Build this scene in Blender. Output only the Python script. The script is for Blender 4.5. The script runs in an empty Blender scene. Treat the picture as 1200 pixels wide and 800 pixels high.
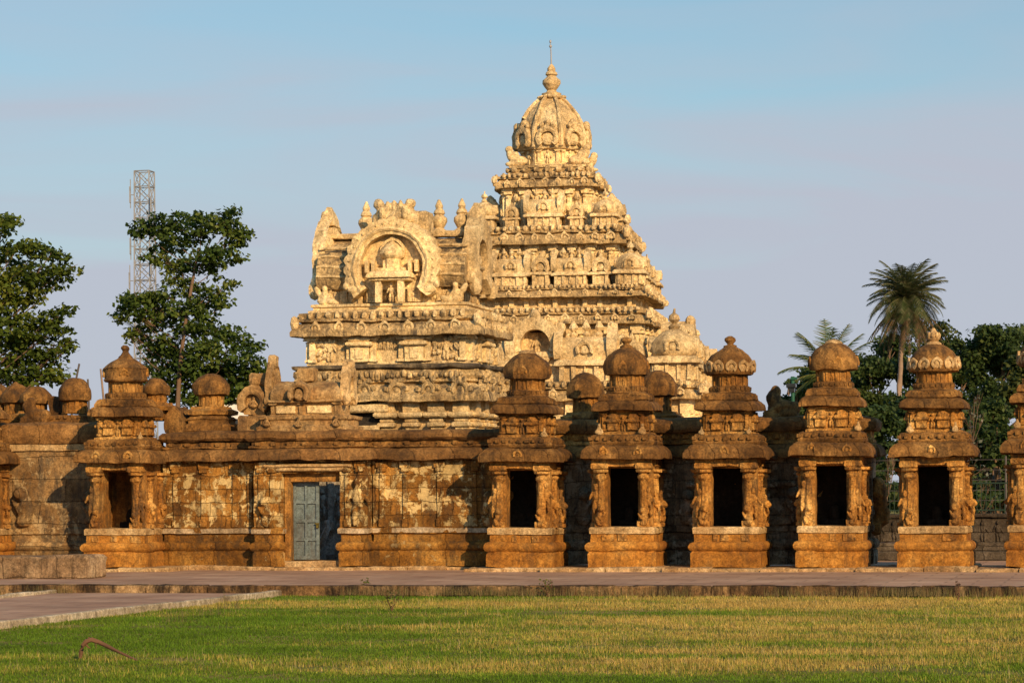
import bpy, math, random
import numpy as np
from math import radians as R, sin, cos, pi, sqrt, exp
from mathutils.geometry import tessellate_polygon
from mathutils import Vector

S = bpy.context.scene
COL = S.collection
rng = random.Random(7)
nrg = np.random.default_rng(11)

# ------------------------------------------------------------------ camera
F = 3200.0; TH = R(13); CH = 2.1; HV = 570.0; ROLL = R(0.4); DD = 71.1
cd = (-sin(TH), cos(TH)); cr = (cos(TH), sin(TH))
CAM = (DD * sin(TH), -DD * cos(TH), CH)
cam = bpy.data.cameras.new('camera'); cam_ob = bpy.data.objects.new('camera', cam); COL.objects.link(cam_ob)
cam.sensor_fit = 'HORIZONTAL'; cam.sensor_width = 36.0; cam.lens = 36.0 * F / 1200
cam.shift_y = (HV - 400) / 1200
cam.clip_start = 1.0; cam.clip_end = 8000
cam_ob.location = CAM
from mathutils import Matrix
cam_ob.rotation_euler = (Matrix.Rotation(TH, 3, 'Z') @ Matrix.Rotation(R(90), 3, 'X') @ Matrix.Rotation(-ROLL, 3, 'Z')).to_euler()
S.camera = cam_ob

# ------------------------------------------------------------------ sky and sun
SUN_AZ = R(38); SUN_EL = R(23)          # to the right of the wall's outward normal
w = bpy.data.worlds.new('World'); S.world = w; w.use_nodes = True
nt = w.node_tree; nt.nodes.clear()
sky = nt.nodes.new('ShaderNodeTexSky'); sky.sky_type = 'NISHITA'; sky.sun_disc = False
sky.sun_elevation = SUN_EL; sky.sun_rotation = pi - SUN_AZ
sky.air_density = 1.0; sky.dust_density = 0.5; sky.ozone_density = 3.6; sky.altitude = 0
bg = nt.nodes.new('ShaderNodeBackground'); bg.inputs[1].default_value = 0.092
out = nt.nodes.new('ShaderNodeOutputWorld')
# low evening haze with faint cirrus streaks, all round the horizon
tc = nt.nodes.new('ShaderNodeTexCoord'); sp = nt.nodes.new('ShaderNodeSeparateXYZ'); nt.links.new(tc.outputs['Generated'], sp.inputs[0])
mp = nt.nodes.new('ShaderNodeMapping'); mp.inputs['Scale'].default_value = (3, 3, 22); nt.links.new(tc.outputs['Generated'], mp.inputs[0])
cn = nt.nodes.new('ShaderNodeTexNoise'); cn.inputs['Scale'].default_value = 1.6; cn.inputs['Detail'].default_value = 7; cn.inputs['Distortion'].default_value = .6; nt.links.new(mp.outputs[0], cn.inputs['Vector'])
ma = nt.nodes.new('ShaderNodeMath'); ma.operation = 'MULTIPLY_ADD'; ma.inputs[1].default_value = -.17; nt.links.new(cn.outputs[0], ma.inputs[0]); nt.links.new(sp.outputs[2], ma.inputs[2])
hr = nt.nodes.new('ShaderNodeValToRGB'); e = hr.color_ramp.elements; e[0].position = 0; e[0].color = (.95,) * 3 + (1,); e[1].position = .42; e[1].color = (0, 0, 0, 1)
m_ = e.new(.06); m_.color = (.52,) * 3 + (1,); m_ = e.new(.14); m_.color = (.09,) * 3 + (1,); nt.links.new(ma.outputs[0], hr.inputs[0])
hz_ = nt.nodes.new('ShaderNodeMix'); hz_.data_type = 'RGBA'; nt.links.new(hr.outputs[0], hz_.inputs[0]); tn = nt.nodes.new('ShaderNodeMix'); tn.data_type = 'RGBA'; tn.blend_type = 'MULTIPLY'; tn.inputs[0].default_value = 1; nt.links.new(sky.outputs[0], tn.inputs[6]); tn.inputs[7].default_value = (.92, 1.16, 1.04, 1)
nt.links.new(tn.outputs[2], hz_.inputs[6]); hz_.inputs[7].default_value = (4.95, 5.2, 6.1, 1)
# extra brightness added to the unseen upper sky, as fill for shaded gaps
vr = nt.nodes.new('ShaderNodeMapRange'); vr.inputs[1].default_value = .2; vr.inputs[2].default_value = .55; vr.inputs[3].default_value = 1.0; vr.inputs[4].default_value = 1.75; nt.links.new(sp.outputs[2], vr.inputs[0])
vm = nt.nodes.new('ShaderNodeVectorMath'); vm.operation = 'SCALE'; nt.links.new(hz_.outputs[2], vm.inputs[0]); nt.links.new(vr.outputs[0], vm.inputs['Scale'])
nt.links.new(vm.outputs[0], bg.inputs[0]); nt.links.new(bg.outputs[0], out.inputs[0])
sl = bpy.data.lights.new('sun', 'SUN'); sl.energy = 5.0; sl.angle = R(0.53); sl.color = (1.0, 0.685, 0.345)
so = bpy.data.objects.new('sun', sl); COL.objects.link(so)
sdir = Vector((sin(SUN_AZ) * cos(SUN_EL), -cos(SUN_AZ) * cos(SUN_EL), sin(SUN_EL)))
so.rotation_euler = sdir.to_track_quat('Z', 'Y').to_euler()
S.view_settings.view_transform = 'Standard'; S.view_settings.look = 'None'
S.view_settings.exposure = 0.12; S.view_settings.gamma = 1.0
S.cycles.max_bounces = 6; S.cycles.diffuse_bounces = 3; S.cycles.transparent_max_bounces = 4

# ------------------------------------------------------------------ survey helpers: sight lines from the camera station to places on site
def unroll(u, v):
    a, b = u - 600, v - HV
    return a * cos(ROLL) - b * sin(ROLL), a * sin(ROLL) + b * cos(ROLL)
def at(u, v, Y):
    a, b = unroll(u, v); tx = a / F
    q = (Y - CAM[1]) / (cd[1] + tx * cr[1])
    return Vector((CAM[0] + q * (cd[0] + tx * cr[0]), Y, CH - q * b / F))
def scl(u, Y):
    tx = (u - 600) / F
    return F / ((Y - CAM[1]) / (cd[1] + tx * cr[1]))
def gz(u, v, Z):
    a, b = unroll(u, v); q = (CH - Z) * F / b; tx = a / F
    return Vector((CAM[0] + q * (cd[0] + tx * cr[0]), CAM[1] + q * (cd[1] + tx * cr[1]), Z))

# ------------------------------------------------------------------ noise
def _h(i, j, k, s):
    n = (i * 374761393 + j * 668265263 + k * 2147483647 + s * 1274126177) & 0x7fffffff
    n = ((n ^ (n >> 13)) * 1274126177) & 0x7fffffff
    n = (n ^ (n >> 16)) & 0xffff
    return n / 32767.5 - 1.0
def vnoise(P, scale, seed=0):
    q = P * scale; i = np.floor(q).astype(np.int64); f = q - i; f = f * f * (3 - 2 * f)
    r = 0
    for a in (0, 1):
        for b in (0, 1):
            for c in (0, 1):
                wgt = (f[:, 0] if a else 1 - f[:, 0]) * (f[:, 1] if b else 1 - f[:, 1]) * (f[:, 2] if c else 1 - f[:, 2])
                r = r + wgt * _h(i[:, 0] + a, i[:, 1] + b, i[:, 2] + c, seed)
    return r
def vecnoise(P, scale, seed=0):
    return np.stack([vnoise(P, scale, seed), vnoise(P, scale, seed + 17), vnoise(P, scale, seed + 31)], 1)

# ------------------------------------------------------------------ mesh builder
def rect(x0, x1, y0, y1): return [(x0, y0), (x1, y0), (x1, y1), (x0, y1)]
def ngon(cx, cy, r, n, rot=0): return [(cx + r * cos(rot + 2 * pi * k / n), cy + r * sin(rot + 2 * pi * k / n)) for k in range(n)]
def octa(cx, cy, r): return ngon(cx, cy, r / cos(pi / 8), 8, pi / 8)

class MB:
    def __init__(s): s.v = []; s.f = []; s.T = (0, 0, 0, 0)
    def at(s, x=0, y=0, z=0, a=0): s.T = (x, y, z, a); return s
    def add(s, vs, fs):
        o = len(s.v); x0, y0, z0, a = s.T; c, n = cos(a), sin(a)
        s.v += [(x0 + c * x - n * y, y0 + n * x + c * y, z0 + z) for x, y, z in vs]
        s.f += [tuple(o + i for i in f) for f in fs]
    def loft(s, poly, prof, seg=0.12, cap=(1, 1)):
        n = len(poly); cnt = []; offs = []
        for i in range(n):
            a = poly[i]; b = poly[(i + 1) % n]; z = poly[i - 1]
            L = sqrt((b[0] - a[0]) ** 2 + (b[1] - a[1]) ** 2) or 1e-6
            cnt.append(max(1, min(90, round(L / seg))))
            n2 = ((b[1] - a[1]) / L, -(b[0] - a[0]) / L)
            L1 = sqrt((a[0] - z[0]) ** 2 + (a[1] - z[1]) ** 2) or 1e-6
            n1 = ((a[1] - z[1]) / L1, -(a[0] - z[0]) / L1)
            dt = 1 + n1[0] * n2[0] + n1[1] * n2[1]
            if dt < 0.2: dt = 0.2
            offs.append(((n1[0] + n2[0]) / dt, (n1[1] + n2[1]) / dt))
        vs = []; m = sum(cnt)
        # refine profile
        pr = [prof[0]]
        for p in prof[1:]:
            q = pr[-1]; L = sqrt((p[0] - q[0]) ** 2 + (p[1] - q[1]) ** 2); k = max(1, min(24, round(L / (seg * 1.2))))
            for t in range(1, k + 1): pr.append((q[0] + (p[0] - q[0]) * t / k, q[1] + (p[1] - q[1]) * t / k))
        for off, z in pr:
            pts = [(poly[i][0] + offs[i][0] * off, poly[i][1] + offs[i][1] * off) for i in range(n)]
            for i in range(n):
                a = pts[i]; b = pts[(i + 1) % n]
                for k in range(cnt[i]):
                    t = k / cnt[i]; vs.append((a[0] + (b[0] - a[0]) * t, a[1] + (b[1] - a[1]) * t, z))
        fs = []
        for j in range(len(pr) - 1):
            for k in range(m):
                k2 = (k + 1) % m
                fs.append((j * m + k, j * m + k2, (j + 1) * m + k2, (j + 1) * m + k))
        if cap[0]: fs.append(tuple(range(m - 1, -1, -1)))
        if cap[1]: fs.append(tuple((len(pr) - 1) * m + k for k in range(m)))
        s.add(vs, fs); return s
    def box(s, x0, x1, y0, y1, z0, z1, seg=0.2, bev=0.012):
        b = min(bev, (z1 - z0) * .3)
        return s.loft(rect(x0, x1, y0, y1), [(-b, z0), (0, z0 + b), (0, z1 - b), (-b, z1)], seg)
    def lathe(s, cx, cy, prof, n=16):
        return s.loft(ngon(cx, cy, 1.0, n), [((r - 1) * cos(pi / n), z) for r, z in prof], 9, (1, 1))
    def ell(s, c, r, n=8, m=5, tilt=None):
        vs = [(0, 0, -1)]; fs = []
        for j in range(1, m):
            p = -pi / 2 + pi * j / m
            for i in range(n): vs.append((cos(p) * cos(2 * pi * i / n), cos(p) * sin(2 * pi * i / n), sin(p)))
        vs.append((0, 0, 1)); L = len(vs) - 1
        for i in range(n):
            fs.append((0, 1 + (i + 1) % n, 1 + i)); fs.append((L, 1 + (m - 2) * n + i, 1 + (m - 2) * n + (i + 1) % n))
            for j in range(m - 2): fs.append((1 + j * n + i, 1 + j * n + (i + 1) % n, 1 + (j + 1) * n + (i + 1) % n, 1 + (j + 1) * n + i))
        o = []
        for x, y, z in vs:
            x, y, z = x * r[0], y * r[1], z * r[2]
            if tilt:   # rotate about Y then X
                ca, sa = cos(tilt[0]), sin(tilt[0]); x, z = ca * x + sa * z, -sa * x + ca * z
                ca, sa = cos(tilt[1]), sin(tilt[1]); y, z = ca * y - sa * z, sa * y + ca * z
            o.append((c[0] + x, c[1] + y, c[2] + z))
        s.add(o, fs); return s
    def tube(s, pts, rad, n=7):
        pts = [Vector(p) for p in pts]; vs = []; fs = []
        for i, p in enumerate(pts):
            d = (pts[min(i + 1, len(pts) - 1)] - pts[max(i - 1, 0)]).normalized()
            u = d.cross(Vector((0.31, 0.2, 0.93)) if abs(d.z) < .9 else Vector((1, 0.1, 0))).normalized(); v = d.cross(u)
            for k in range(n):
                a = 2 * pi * k / n; q = p + (u * cos(a) + v * sin(a)) * rad[i]; vs.append(tuple(q))
        for i in range(len(pts) - 1):
            for k in range(n): fs.append((i * n + k, i * n + (k + 1) % n, (i + 1) * n + (k + 1) % n, (i + 1) * n + k))
        fs.append(tuple(range(n - 1, -1, -1))); fs.append(tuple((len(pts) - 1) * n + k for k in range(n)))
        s.add(vs, fs); return s
    def plate(s, outline, y0, y1):          # outline in x,z ; faces -y at y0
        n = len(outline); vs = [(x, y0, z) for x, z in outline] + [(x, y1, z) for x, z in outline]; fs = []
        for t in tessellate_polygon([[Vector((x, z, 0)) for x, z in outline]]):
            a, b, c = t
            A, B, Cc = outline[a], outline[b], outline[c]
            if (B[0] - A[0]) * (Cc[1] - A[1]) - (B[1] - A[1]) * (Cc[0] - A[0]) < 0: b, c = c, b
            fs.append((a, b, c)); fs.append((n + a, n + c, n + b))
        area = sum(outline[i][0] * outline[(i + 1) % n][1] - outline[(i + 1) % n][0] * outline[i][1] for i in range(n))
        for i in range(n):
            j = (i + 1) % n
            fs.append((j, i, n + i, n + j) if area > 0 else (i, j, n + j, n + i))
        s.add(vs, fs); return s
    def ring(s, cx, cz, y0, y1, Ro, Ri, a0=-40, a1=220, n=28, lobes=0, tip=.14, bead=0.0, sx=1.0):
        """horseshoe arch band, front face at y0"""
        vs = []; fs = []
        for i in range(n + 1):
            a = R(a0 + (a1 - a0) * i / n)
            ro = Ro * (1 + (0.07 * abs(sin(lobes * (a - R(a0)) / 2)) if lobes else 0) + tip * exp(-((a - pi / 2) / .16) ** 2))
            rm = (Ro + Ri) / 2
            c, q = cos(a) * sx, sin(a)
            vs += [(cx + c * ro, y1, cz + q * ro), (cx + c * ro, y0, cz + q * ro), (cx + c * rm, y0 - bead, cz + q * rm), (cx + c * Ri, y0, cz + q * Ri), (cx + c * Ri, y1, cz + q * Ri)]
        for i in range(n):
            for k in range(4):
                fs.append((i * 5 + k, i * 5 + k + 1, (i + 1) * 5 + k + 1, (i + 1) * 5 + k))
        fs.append((0, 4, 3, 2, 1)); b = n * 5; fs.append((b, b + 1, b + 2, b + 3, b + 4))
        s.add(vs, fs); return s
    def kudu(s, x, y, z, r):               # small horseshoe window carved on an eave, faces -y
        s.ring(x, z, y, y + r * .9, r, r * .55, -30, 210, 10, 0, .35, r * .12)
        s.ell((x, y + r * .3, z), (r * .55, r * .3, r * .55), 6, 4)
        return s
    def figure(s, x, y, z, h, arms=1):     # little carved standing figure
        e = s.ell
        e((x - h * .07, y, z + h * .22), (h * .07, h * .07, h * .24)); e((x + h * .08, y, z + h * .22), (h * .07, h * .07, h * .24))
        e((x, y, z + h * .58), (h * .13, h * .09, h * .22)); e((x, y - h * .02, z + h * .88), (h * .085, h * .085, h * .12))
        if arms:
            e((x - h * .18, y, z + h * .6), (h * .05, h * .05, h * .18), 6, 4, (.4, 0)); e((x + h * .18, y, z + h * .55), (h * .05, h * .05, h * .18), 6, 4, (-.5, 0))
        return s
    def sitter(s, x, y, z, h):             # seated carved figure or crouching animal
        e = s.ell
        e((x, y, z + h * .2), (h * .36, h * .25, h * .2)); e((x, y, z + h * .52), (h * .2, h * .16, h * .3)); e((x, y - h * .05, z + h * .86), (h * .14, h * .13, h * .16))
        e((x - h * .26, y - .03, z + h * .4), (h * .08, h * .1, h * .25), 6, 4, (.5, 0)); e((x + h * .26, y - .03, z + h * .4), (h * .08, h * .1, h * .25), 6, 4, (-.5, 0))
        return s
    def yali(s, x, y, z, h, q=1):          # rampant lion carved on a pillar
        e = s.ell
        e((x, y, z + h * .14), (h * .17, h * .14, h * .14)); e((x + q * h * .02, y - .02, z + h * .38), (h * .14, h * .13, h * .25), 8, 5, (q * .2, 0))
        e((x - q * h * .03, y - .05, z + h * .64), (h * .15, h * .15, h * .15)); e((x - q * h * .05, y - h * .17, z + h * .62), (h * .08, h * .08, h * .08))
        e((x - q * h * .12, y - .1, z + h * .4), (h * .05, h * .06, h * .18), 6, 4, (q * -.5, 0)); e((x + q * h * .12, y - .06, z + h * .2), (h * .06, h * .09, h * .18), 6, 4, (q * .3, 0))
        return s
    def pilaster(s, x, y, z0, z1, wd, dp=.05):
        H = z1 - z0
        s.box(x - wd * .65, x + wd * .65, y - dp * 1.2, y + .02, z0, z0 + H * .12, .2)
        s.box(x - wd * .42, x + wd * .42, y - dp, y + .02, z0 + H * .12, z0 + H * .74, .2)
        s.ell((x, y, z0 + H * .78), (wd * .6, dp * 1.5, H * .07), 8, 4)
        s.box(x - wd * .72, x + wd * .72, y - dp * 1.7, y + .02, z0 + H * .84, z0 + H * .9, .2)
        s.box(x - wd * 1.0, x + wd * 1.0, y - dp * 1.4, y + .02, z0 + H * .9, z1, .2)
        return s

def mesh_ob(name, verts, faces, mat, parent=None, loc=(0, 0, 0), smooth=True, ang=38):
    me = bpy.data.meshes.new(name)
    if isinstance(verts, np.ndarray): verts = verts.tolist()
    me.from_pydata(verts, [], faces)
    if mat: me.materials.append(mat)
    if smooth:
        me.polygons.foreach_set('use_smooth', [True] * len(me.polygons)); me.set_sharp_from_angle(angle=R(ang))
    me.update()
    o = bpy.data.objects.new(name, me); COL.objects.link(o); o.location = loc
    if parent: o.parent = parent
    return o
SEED = [0]
def build(name, mb, mat, parent=None, amp=.012, sc=4.0, amp2=None, loc=(0, 0, 0), label=None, smooth=True, remesh=0, ang=38, extra=(), blocky=0, bw=.62):
    V = list(mb.v); Fc = list(mb.f); ranges = []
    for m2, mt2 in extra:
        o_ = len(V); V += m2.v; ranges.append((len(Fc), mt2)); Fc += [tuple(o_ + i for i in f) for f in m2.f]
    P = np.array(V, dtype=float)
    SEED[0] += 13
    if amp:
        P = P + vecnoise(P + SEED[0] * 1.37, sc, 3) * amp + vecnoise(P + SEED[0] * .77, sc * 3.1, 5) * (amp * .6 if amp2 is None else amp2)
    if blocky:      # the stones of a course have shifted a little against each other
        q = np.floor((P[:, 0] + P[:, 1] * .93 + SEED[0] * .31) / bw).astype(np.int64); z_ = np.zeros_like(q)
        P[:, 2] += _h(q, z_, z_, SEED[0]) * blocky; P[:, 1] += _h(q, z_ + 3, z_, SEED[0]) * blocky * 1.2; P[:, 0] += _h(q, z_ + 5, z_, SEED[0]) * blocky * .4
    o = mesh_ob(name, P, Fc, mat, parent, loc, smooth, ang)
    for st_, mt2 in ranges:
        if mt2 is mat: continue
        o.data.materials.append(mt2); k_ = len(o.data.materials) - 1; nx = min([s for s, _ in ranges if s > st_] + [len(Fc)])
        for i_ in range(st_, nx): o.data.polygons[i_].material_index = k_
    if label: o['label'] = label
    if remesh:
        m = o.modifiers.new('remesh', 'REMESH'); m.mode = 'VOXEL'; m.voxel_size = remesh; m.use_smooth_shade = True
    return o
def thing(name, label, cat, loc=(0, 0, 0), rz=0, group=None):
    o = bpy.data.objects.new(name, None); COL.objects.link(o); o.location = loc; o.rotation_euler = (0, 0, rz)
    o.empty_display_size = .3
    o['label'] = label; o['category'] = cat
    if group: o['group'] = group
    return o
def tag(o, label, cat, group=None, kind=None):
    o['label'] = label; o['category'] = cat
    if group: o['group'] = group
    if kind: o['kind'] = kind
    return o
def struct(o, kind='structure'): o['kind'] = kind; return o

# ------------------------------------------------------------------ materials
class NT:
    def __init__(s, name):
        s.m = bpy.data.materials.new(name); s.m.use_nodes = True; s.t = s.m.node_tree; s.t.nodes.clear()
        s.o = s.n('ShaderNodeOutputMaterial'); s.b = s.n('ShaderNodeBsdfPrincipled'); s.l(s.b.outputs[0], s.o.inputs[0])
    def n(s, k, **kw):
        q = s.t.nodes.new(k)
        for a, b in kw.items(): setattr(q, a, b)
        return q
    def l(s, a, b): s.t.links.new(a, b)
    def pos(s): return s.n('ShaderNodeNewGeometry').outputs['Position']
    def mapv(s, v, sc):
        q = s.n('ShaderNodeMapping'); s.l(v, q.inputs[0]); q.inputs['Scale'].default_value = sc; return q.outputs[0]
    def noise(s, v, sc, det=5, rough=.6, dist=0):
        q = s.n('ShaderNodeTexNoise'); s.l(v, q.inputs['Vector']); q.inputs['Scale'].default_value = sc; q.inputs['Detail'].default_value = det
        q.inputs['Roughness'].default_value = rough; q.inputs['Distortion'].default_value = dist; return q.outputs[0]
    def ramp(s, f, stops):
        q = s.n('ShaderNodeValToRGB'); s.l(f, q.inputs[0]); e = q.color_ramp.elements
        while len(e) < len(stops): e.new(.5)
        for k, (p, c) in enumerate(stops): e[k].position = p; e[k].color = (c[0], c[1], c[2], 1) if not isinstance(c, (int, float)) else (c, c, c, 1)
        return q.outputs[0]
    def mix(s, f, a, b, mode='MIX'):
        q = s.n('ShaderNodeMix', data_type='RGBA', blend_type=mode)
        for i, x in ((0, f), (6, a), (7, b)):
            if hasattr(x, 'links') or hasattr(x, 'is_linked'): s.l(x, q.inputs[i])
            elif isinstance(x, (int, float)): q.inputs[i].default_value = x
            else: q.inputs[i].default_value = (*x, 1)
        return q.outputs[2]
    def math(s, op, a, b=0):
        q = s.n('ShaderNodeMath', operation=op)
        for i, x in ((0, a), (1, b)):
            if isinstance(x, (int, float)): q.inputs[i].default_value = x
            else: s.l(x, q.inputs[i])
        return q.outputs[0]
    def bump(s, h, st, dist, prev=None):
        q = s.n('ShaderNodeBump'); q.inputs['Strength'].default_value = st; q.inputs['Distance'].default_value = dist; s.l(h, q.inputs['Height'])
        if prev: s.l(prev, q.inputs['Normal'])
        return q.outputs[0]
    def fin(s, col, rough=.9, nrm=None, spec=.25):
        if isinstance(col, tuple): s.b.inputs['Base Color'].default_value = (*col, 1)
        else: s.l(col, s.b.inputs['Base Color'])
        s.b.inputs['Roughness'].default_value = rough; s.b.inputs['Specular IOR Level'].default_value = spec
        if nrm: s.l(nrm, s.b.inputs['Normal'])
        return s.m

def stone(name, dark, mid, light, stain=(.05, .035, .022), stain_amt=.55, patch=None, patch_lo=.58, blocks=None, bump=.7, bscale=9., stain_sc=1.6, carve=0, stain_lo=.49):
    t = NT(name); p = t.pos()
    c = t.ramp(t.noise(p, 1.1, 7, .62), [(.32, dark), (.5, mid), (.68, light)])
    c = t.mix(.8, c, t.mix(1, c, t.ramp(t.noise(p, 8, 8, .75), [(.34, .42), (.5, 1.05), (.68, 1.6)]), 'MULTIPLY'))
    c = t.mix(.6, c, t.mix(1, c, t.ramp(t.noise(p, 24, 4, .7), [(.36, .5), (.5, 1.), (.66, 1.45)]), 'MULTIPLY'))
    c = t.mix(.8, c, t.mix(1, c, t.ramp(t.noise(p, .42, 3, .5), [(.32, (.62, .58, .55)), (.5, (1., 1., 1.)), (.68, (1.28, 1.3, 1.34))]), 'MULTIPLY'))
    rs = t.ramp(t.noise(t.mapv(p, (5.5, 5.5, .5)), 1.5, 6, .7), [(.56, 0.), (.64, 1.)])
    c = t.mix(t.math('MULTIPLY', rs, stain_amt * .7), c, stain)
    pf = None
    if patch:
        pf = t.ramp(t.math('ADD', t.noise(p, 2.1, 10, .74, .3), t.math('MULTIPLY', t.noise(p, .55, 2), .14)), [(patch_lo, 0.), (patch_lo + .03, 1.)])
        c = t.mix(pf, c, t.mix(t.noise(p, 14, 6, .7), tuple(x * 1.15 for x in patch), tuple(x * .55 for x in patch)))
    # lichen and rain streaks with shapes of their own
    sv = t.mapv(p, (1.9, 1.9, .55))
    f2 = t.ramp(t.noise(sv, stain_sc, 10, .74, .3), [(stain_lo, 0.), (stain_lo + .13, 1.)])
    c = t.mix(t.math('MULTIPLY', f2, stain_amt), c, stain)
    f3 = t.ramp(t.noise(p, 5.5, 9, .78), [(.54, 0.), (.63, 1.)])
    c = t.mix(t.math('MULTIPLY', f3, stain_amt * .75), c, stain)
    h = t.noise(p, bscale, 9, .72)
    nb = None
    if blocks:
        bw, bh = blocks
        sx = t.n('ShaderNodeSeparateXYZ'); t.l(p, sx.inputs[0])
        cx = t.n('ShaderNodeCombineXYZ'); t.l(t.math('ADD', t.math('ADD', sx.outputs[0], sx.outputs[1]), t.math('MULTIPLY', t.noise(p, 1.7, 3), .25)), cx.inputs[0])
        wob = t.math('MULTIPLY', t.noise(p, 2.2, 4), .16)
        t.l(t.math('ADD', sx.outputs[2], wob), cx.inputs[1])
        br = t.n('ShaderNodeTexBrick'); t.l(cx.outputs[0], br.inputs['Vector']); br.inputs['Scale'].default_value = 1
        br.inputs['Brick Width'].default_value = bw; br.inputs['Row Height'].default_value = bh; br.inputs['Mortar Size'].default_value = .014
        br.inputs['Mortar Smooth'].default_value = .5; br.inputs['Color1'].default_value = (.6, .6, .6, 1); br.inputs['Color2'].default_value = (1.2, 1.2, 1.2, 1); br.inputs['Mortar'].default_value = (.33, .3, .27, 1)
        c = t.mix(.8, c, t.mix(1, c, br.outputs[0], 'MULTIPLY'))
        nb = t.bump(t.math('SUBTRACT', 1, br.outputs[1]), .9, .03)
    if pf: nb = t.bump(pf, .6, .03, nb)
    nb = t.bump(h, bump, .09, nb)
    if carve:
        vo = t.n('ShaderNodeTexVoronoi'); vo.feature = 'SMOOTH_F1'; t.l(p, vo.inputs['Vector']); vo.inputs['Scale'].default_value = carve; vo.inputs['Detail'].default_value = 2
        nb = t.bump(vo.outputs['Distance'], .5, .10, nb)
    return t.fin(c, .93, nb, .2)

M = {}
OR_D, OR_M, OR_L = (.17, .072, .017), (.34, .155, .034), (.50, .28, .085)
M['sand'] = stone('sandstone', OR_D, OR_M, OR_L, stain_amt=.7)
M['sand_plinth'] = stone('sandstone_plinth', (.20, .075, .014), (.36, .150, .024), (.47, .23, .05), stain_amt=.42, bump=.6)
M['sand_carve'] = stone('sandstone_carved', (.18, .07, .015), (.40, .185, .04), (.66, .385, .12), stain_amt=.72, carve=9)
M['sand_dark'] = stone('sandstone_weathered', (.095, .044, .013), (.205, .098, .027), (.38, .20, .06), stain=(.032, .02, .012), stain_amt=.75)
M['sand_pale'] = stone('sandstone_pale', (.32, .18, .07), (.48, .31, .14), (.62, .45, .24), stain_amt=.45)
M['wall'] = stone('wall_masonry', (.11, .046, .009), (.26, .115, .022), (.44, .22, .05), patch=(.78, .56, .25), patch_lo=.58, blocks=(.85, .36), stain_amt=.6)
M['wall_low'] = stone('wall_base_masonry', (.12, .05, .009), (.27, .118, .020), (.42, .22, .05), patch=(.60, .40, .17), patch_lo=.66, blocks=(1.3, 3.0), stain_amt=.6)
M['wall_grey'] = stone('wall_grey_masonry', (.15, .095, .05), (.30, .20, .11), (.46, .33, .19), patch=(.60, .47, .31), patch_lo=.58, blocks=(1.0, .46), stain_amt=.7, carve=3)
M['wall_left'] = stone('warm_patched_masonry', (.15, .08, .03), (.30, .18, .075), (.44, .29, .13), patch=(.52, .36, .18), patch_lo=.6, blocks=(1.6, .62), stain=(.07, .055, .04), stain_amt=.75, carve=2.5)
M['cell_shade'] = stone('cell_shade_stone', (.014, .009, .005), (.03, .018, .010), (.05, .03, .016), stain=(.006, .004, .003), stain_amt=.3)  # near-black stone: the shade inside the cells is painted as colour
CR_D, CR_M, CR_L = (.46, .31, .145), (.72, .52, .265), (.86, .68, .385)
M['cream'] = stone('cream_stucco', CR_D, CR_M, CR_L, stain=(.14, .10, .06), stain_amt=.42, bump=.9)
M['cream_clean'] = stone('cream_stucco_clean', (.64, .45, .21), (.78, .58, .30), (.86, .68, .39), stain=(.2, .14, .085), stain_amt=.28, bump=.6)
M['cream_carve'] = stone('cream_stucco_carved', CR_D, CR_M, CR_L, stain=(.10, .075, .055), stain_amt=.66, carve=5.5, bump=.9, stain_lo=.52)
M['cream_worn'] = stone('cream_cornice_worn', (.26, .17, .08), (.52, .355, .165), (.76, .55, .28), stain=(.065, .052, .042), stain_amt=.85, carve=4, bump=1.0)
M['dark_worn'] = stone('dark_worn_ledge', (.05, .04, .03), (.11, .085, .06), (.30, .22, .12), stain=(.03, .025, .02), stain_amt=.7)
M['attic'] = stone('attic_stone', (.22, .11, .04), (.42, .25, .10), (.58, .40, .19), stain=(.06, .04, .025), stain_amt=.55)
M['sill_grey'] = stone('pale_sill', (.28, .20, .12), (.42, .31, .19), (.5, .40, .27), stain_amt=.4)
M['gap'] = stone('opening_shade_black', (.02, .017, .015), (.035, .03, .025), (.05, .045, .04), stain_amt=0)  # flat black, the shade of the hall opening put into the colour
M['grey_stone'] = stone('grey_granite', (.12, .11, .10), (.2, .19, .18), (.3, .29, .27), stain_amt=.35)
M['kerb'] = stone('kerb_stone', (.16, .085, .035), (.27, .155, .065), (.42, .28, .14), stain=(.025, .016, .01), stain_amt=.95, blocks=(1.5, 2.0), stain_sc=.6, stain_lo=.43)
M['kerb_pale'] = stone('kerb_pale', (.30, .23, .15), (.42, .34, .23), (.52, .44, .32), stain_amt=.35)
M['footing'] = stone('footing_stone', (.26, .14, .055), (.42, .26, .12), (.56, .39, .2), stain_amt=.5)
M['block'] = stone('old_block', (.15, .09, .045), (.29, .18, .095), (.44, .31, .18), stain=(.04, .027, .017), stain_amt=.55, blocks=(1.4, 1.8))
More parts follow.
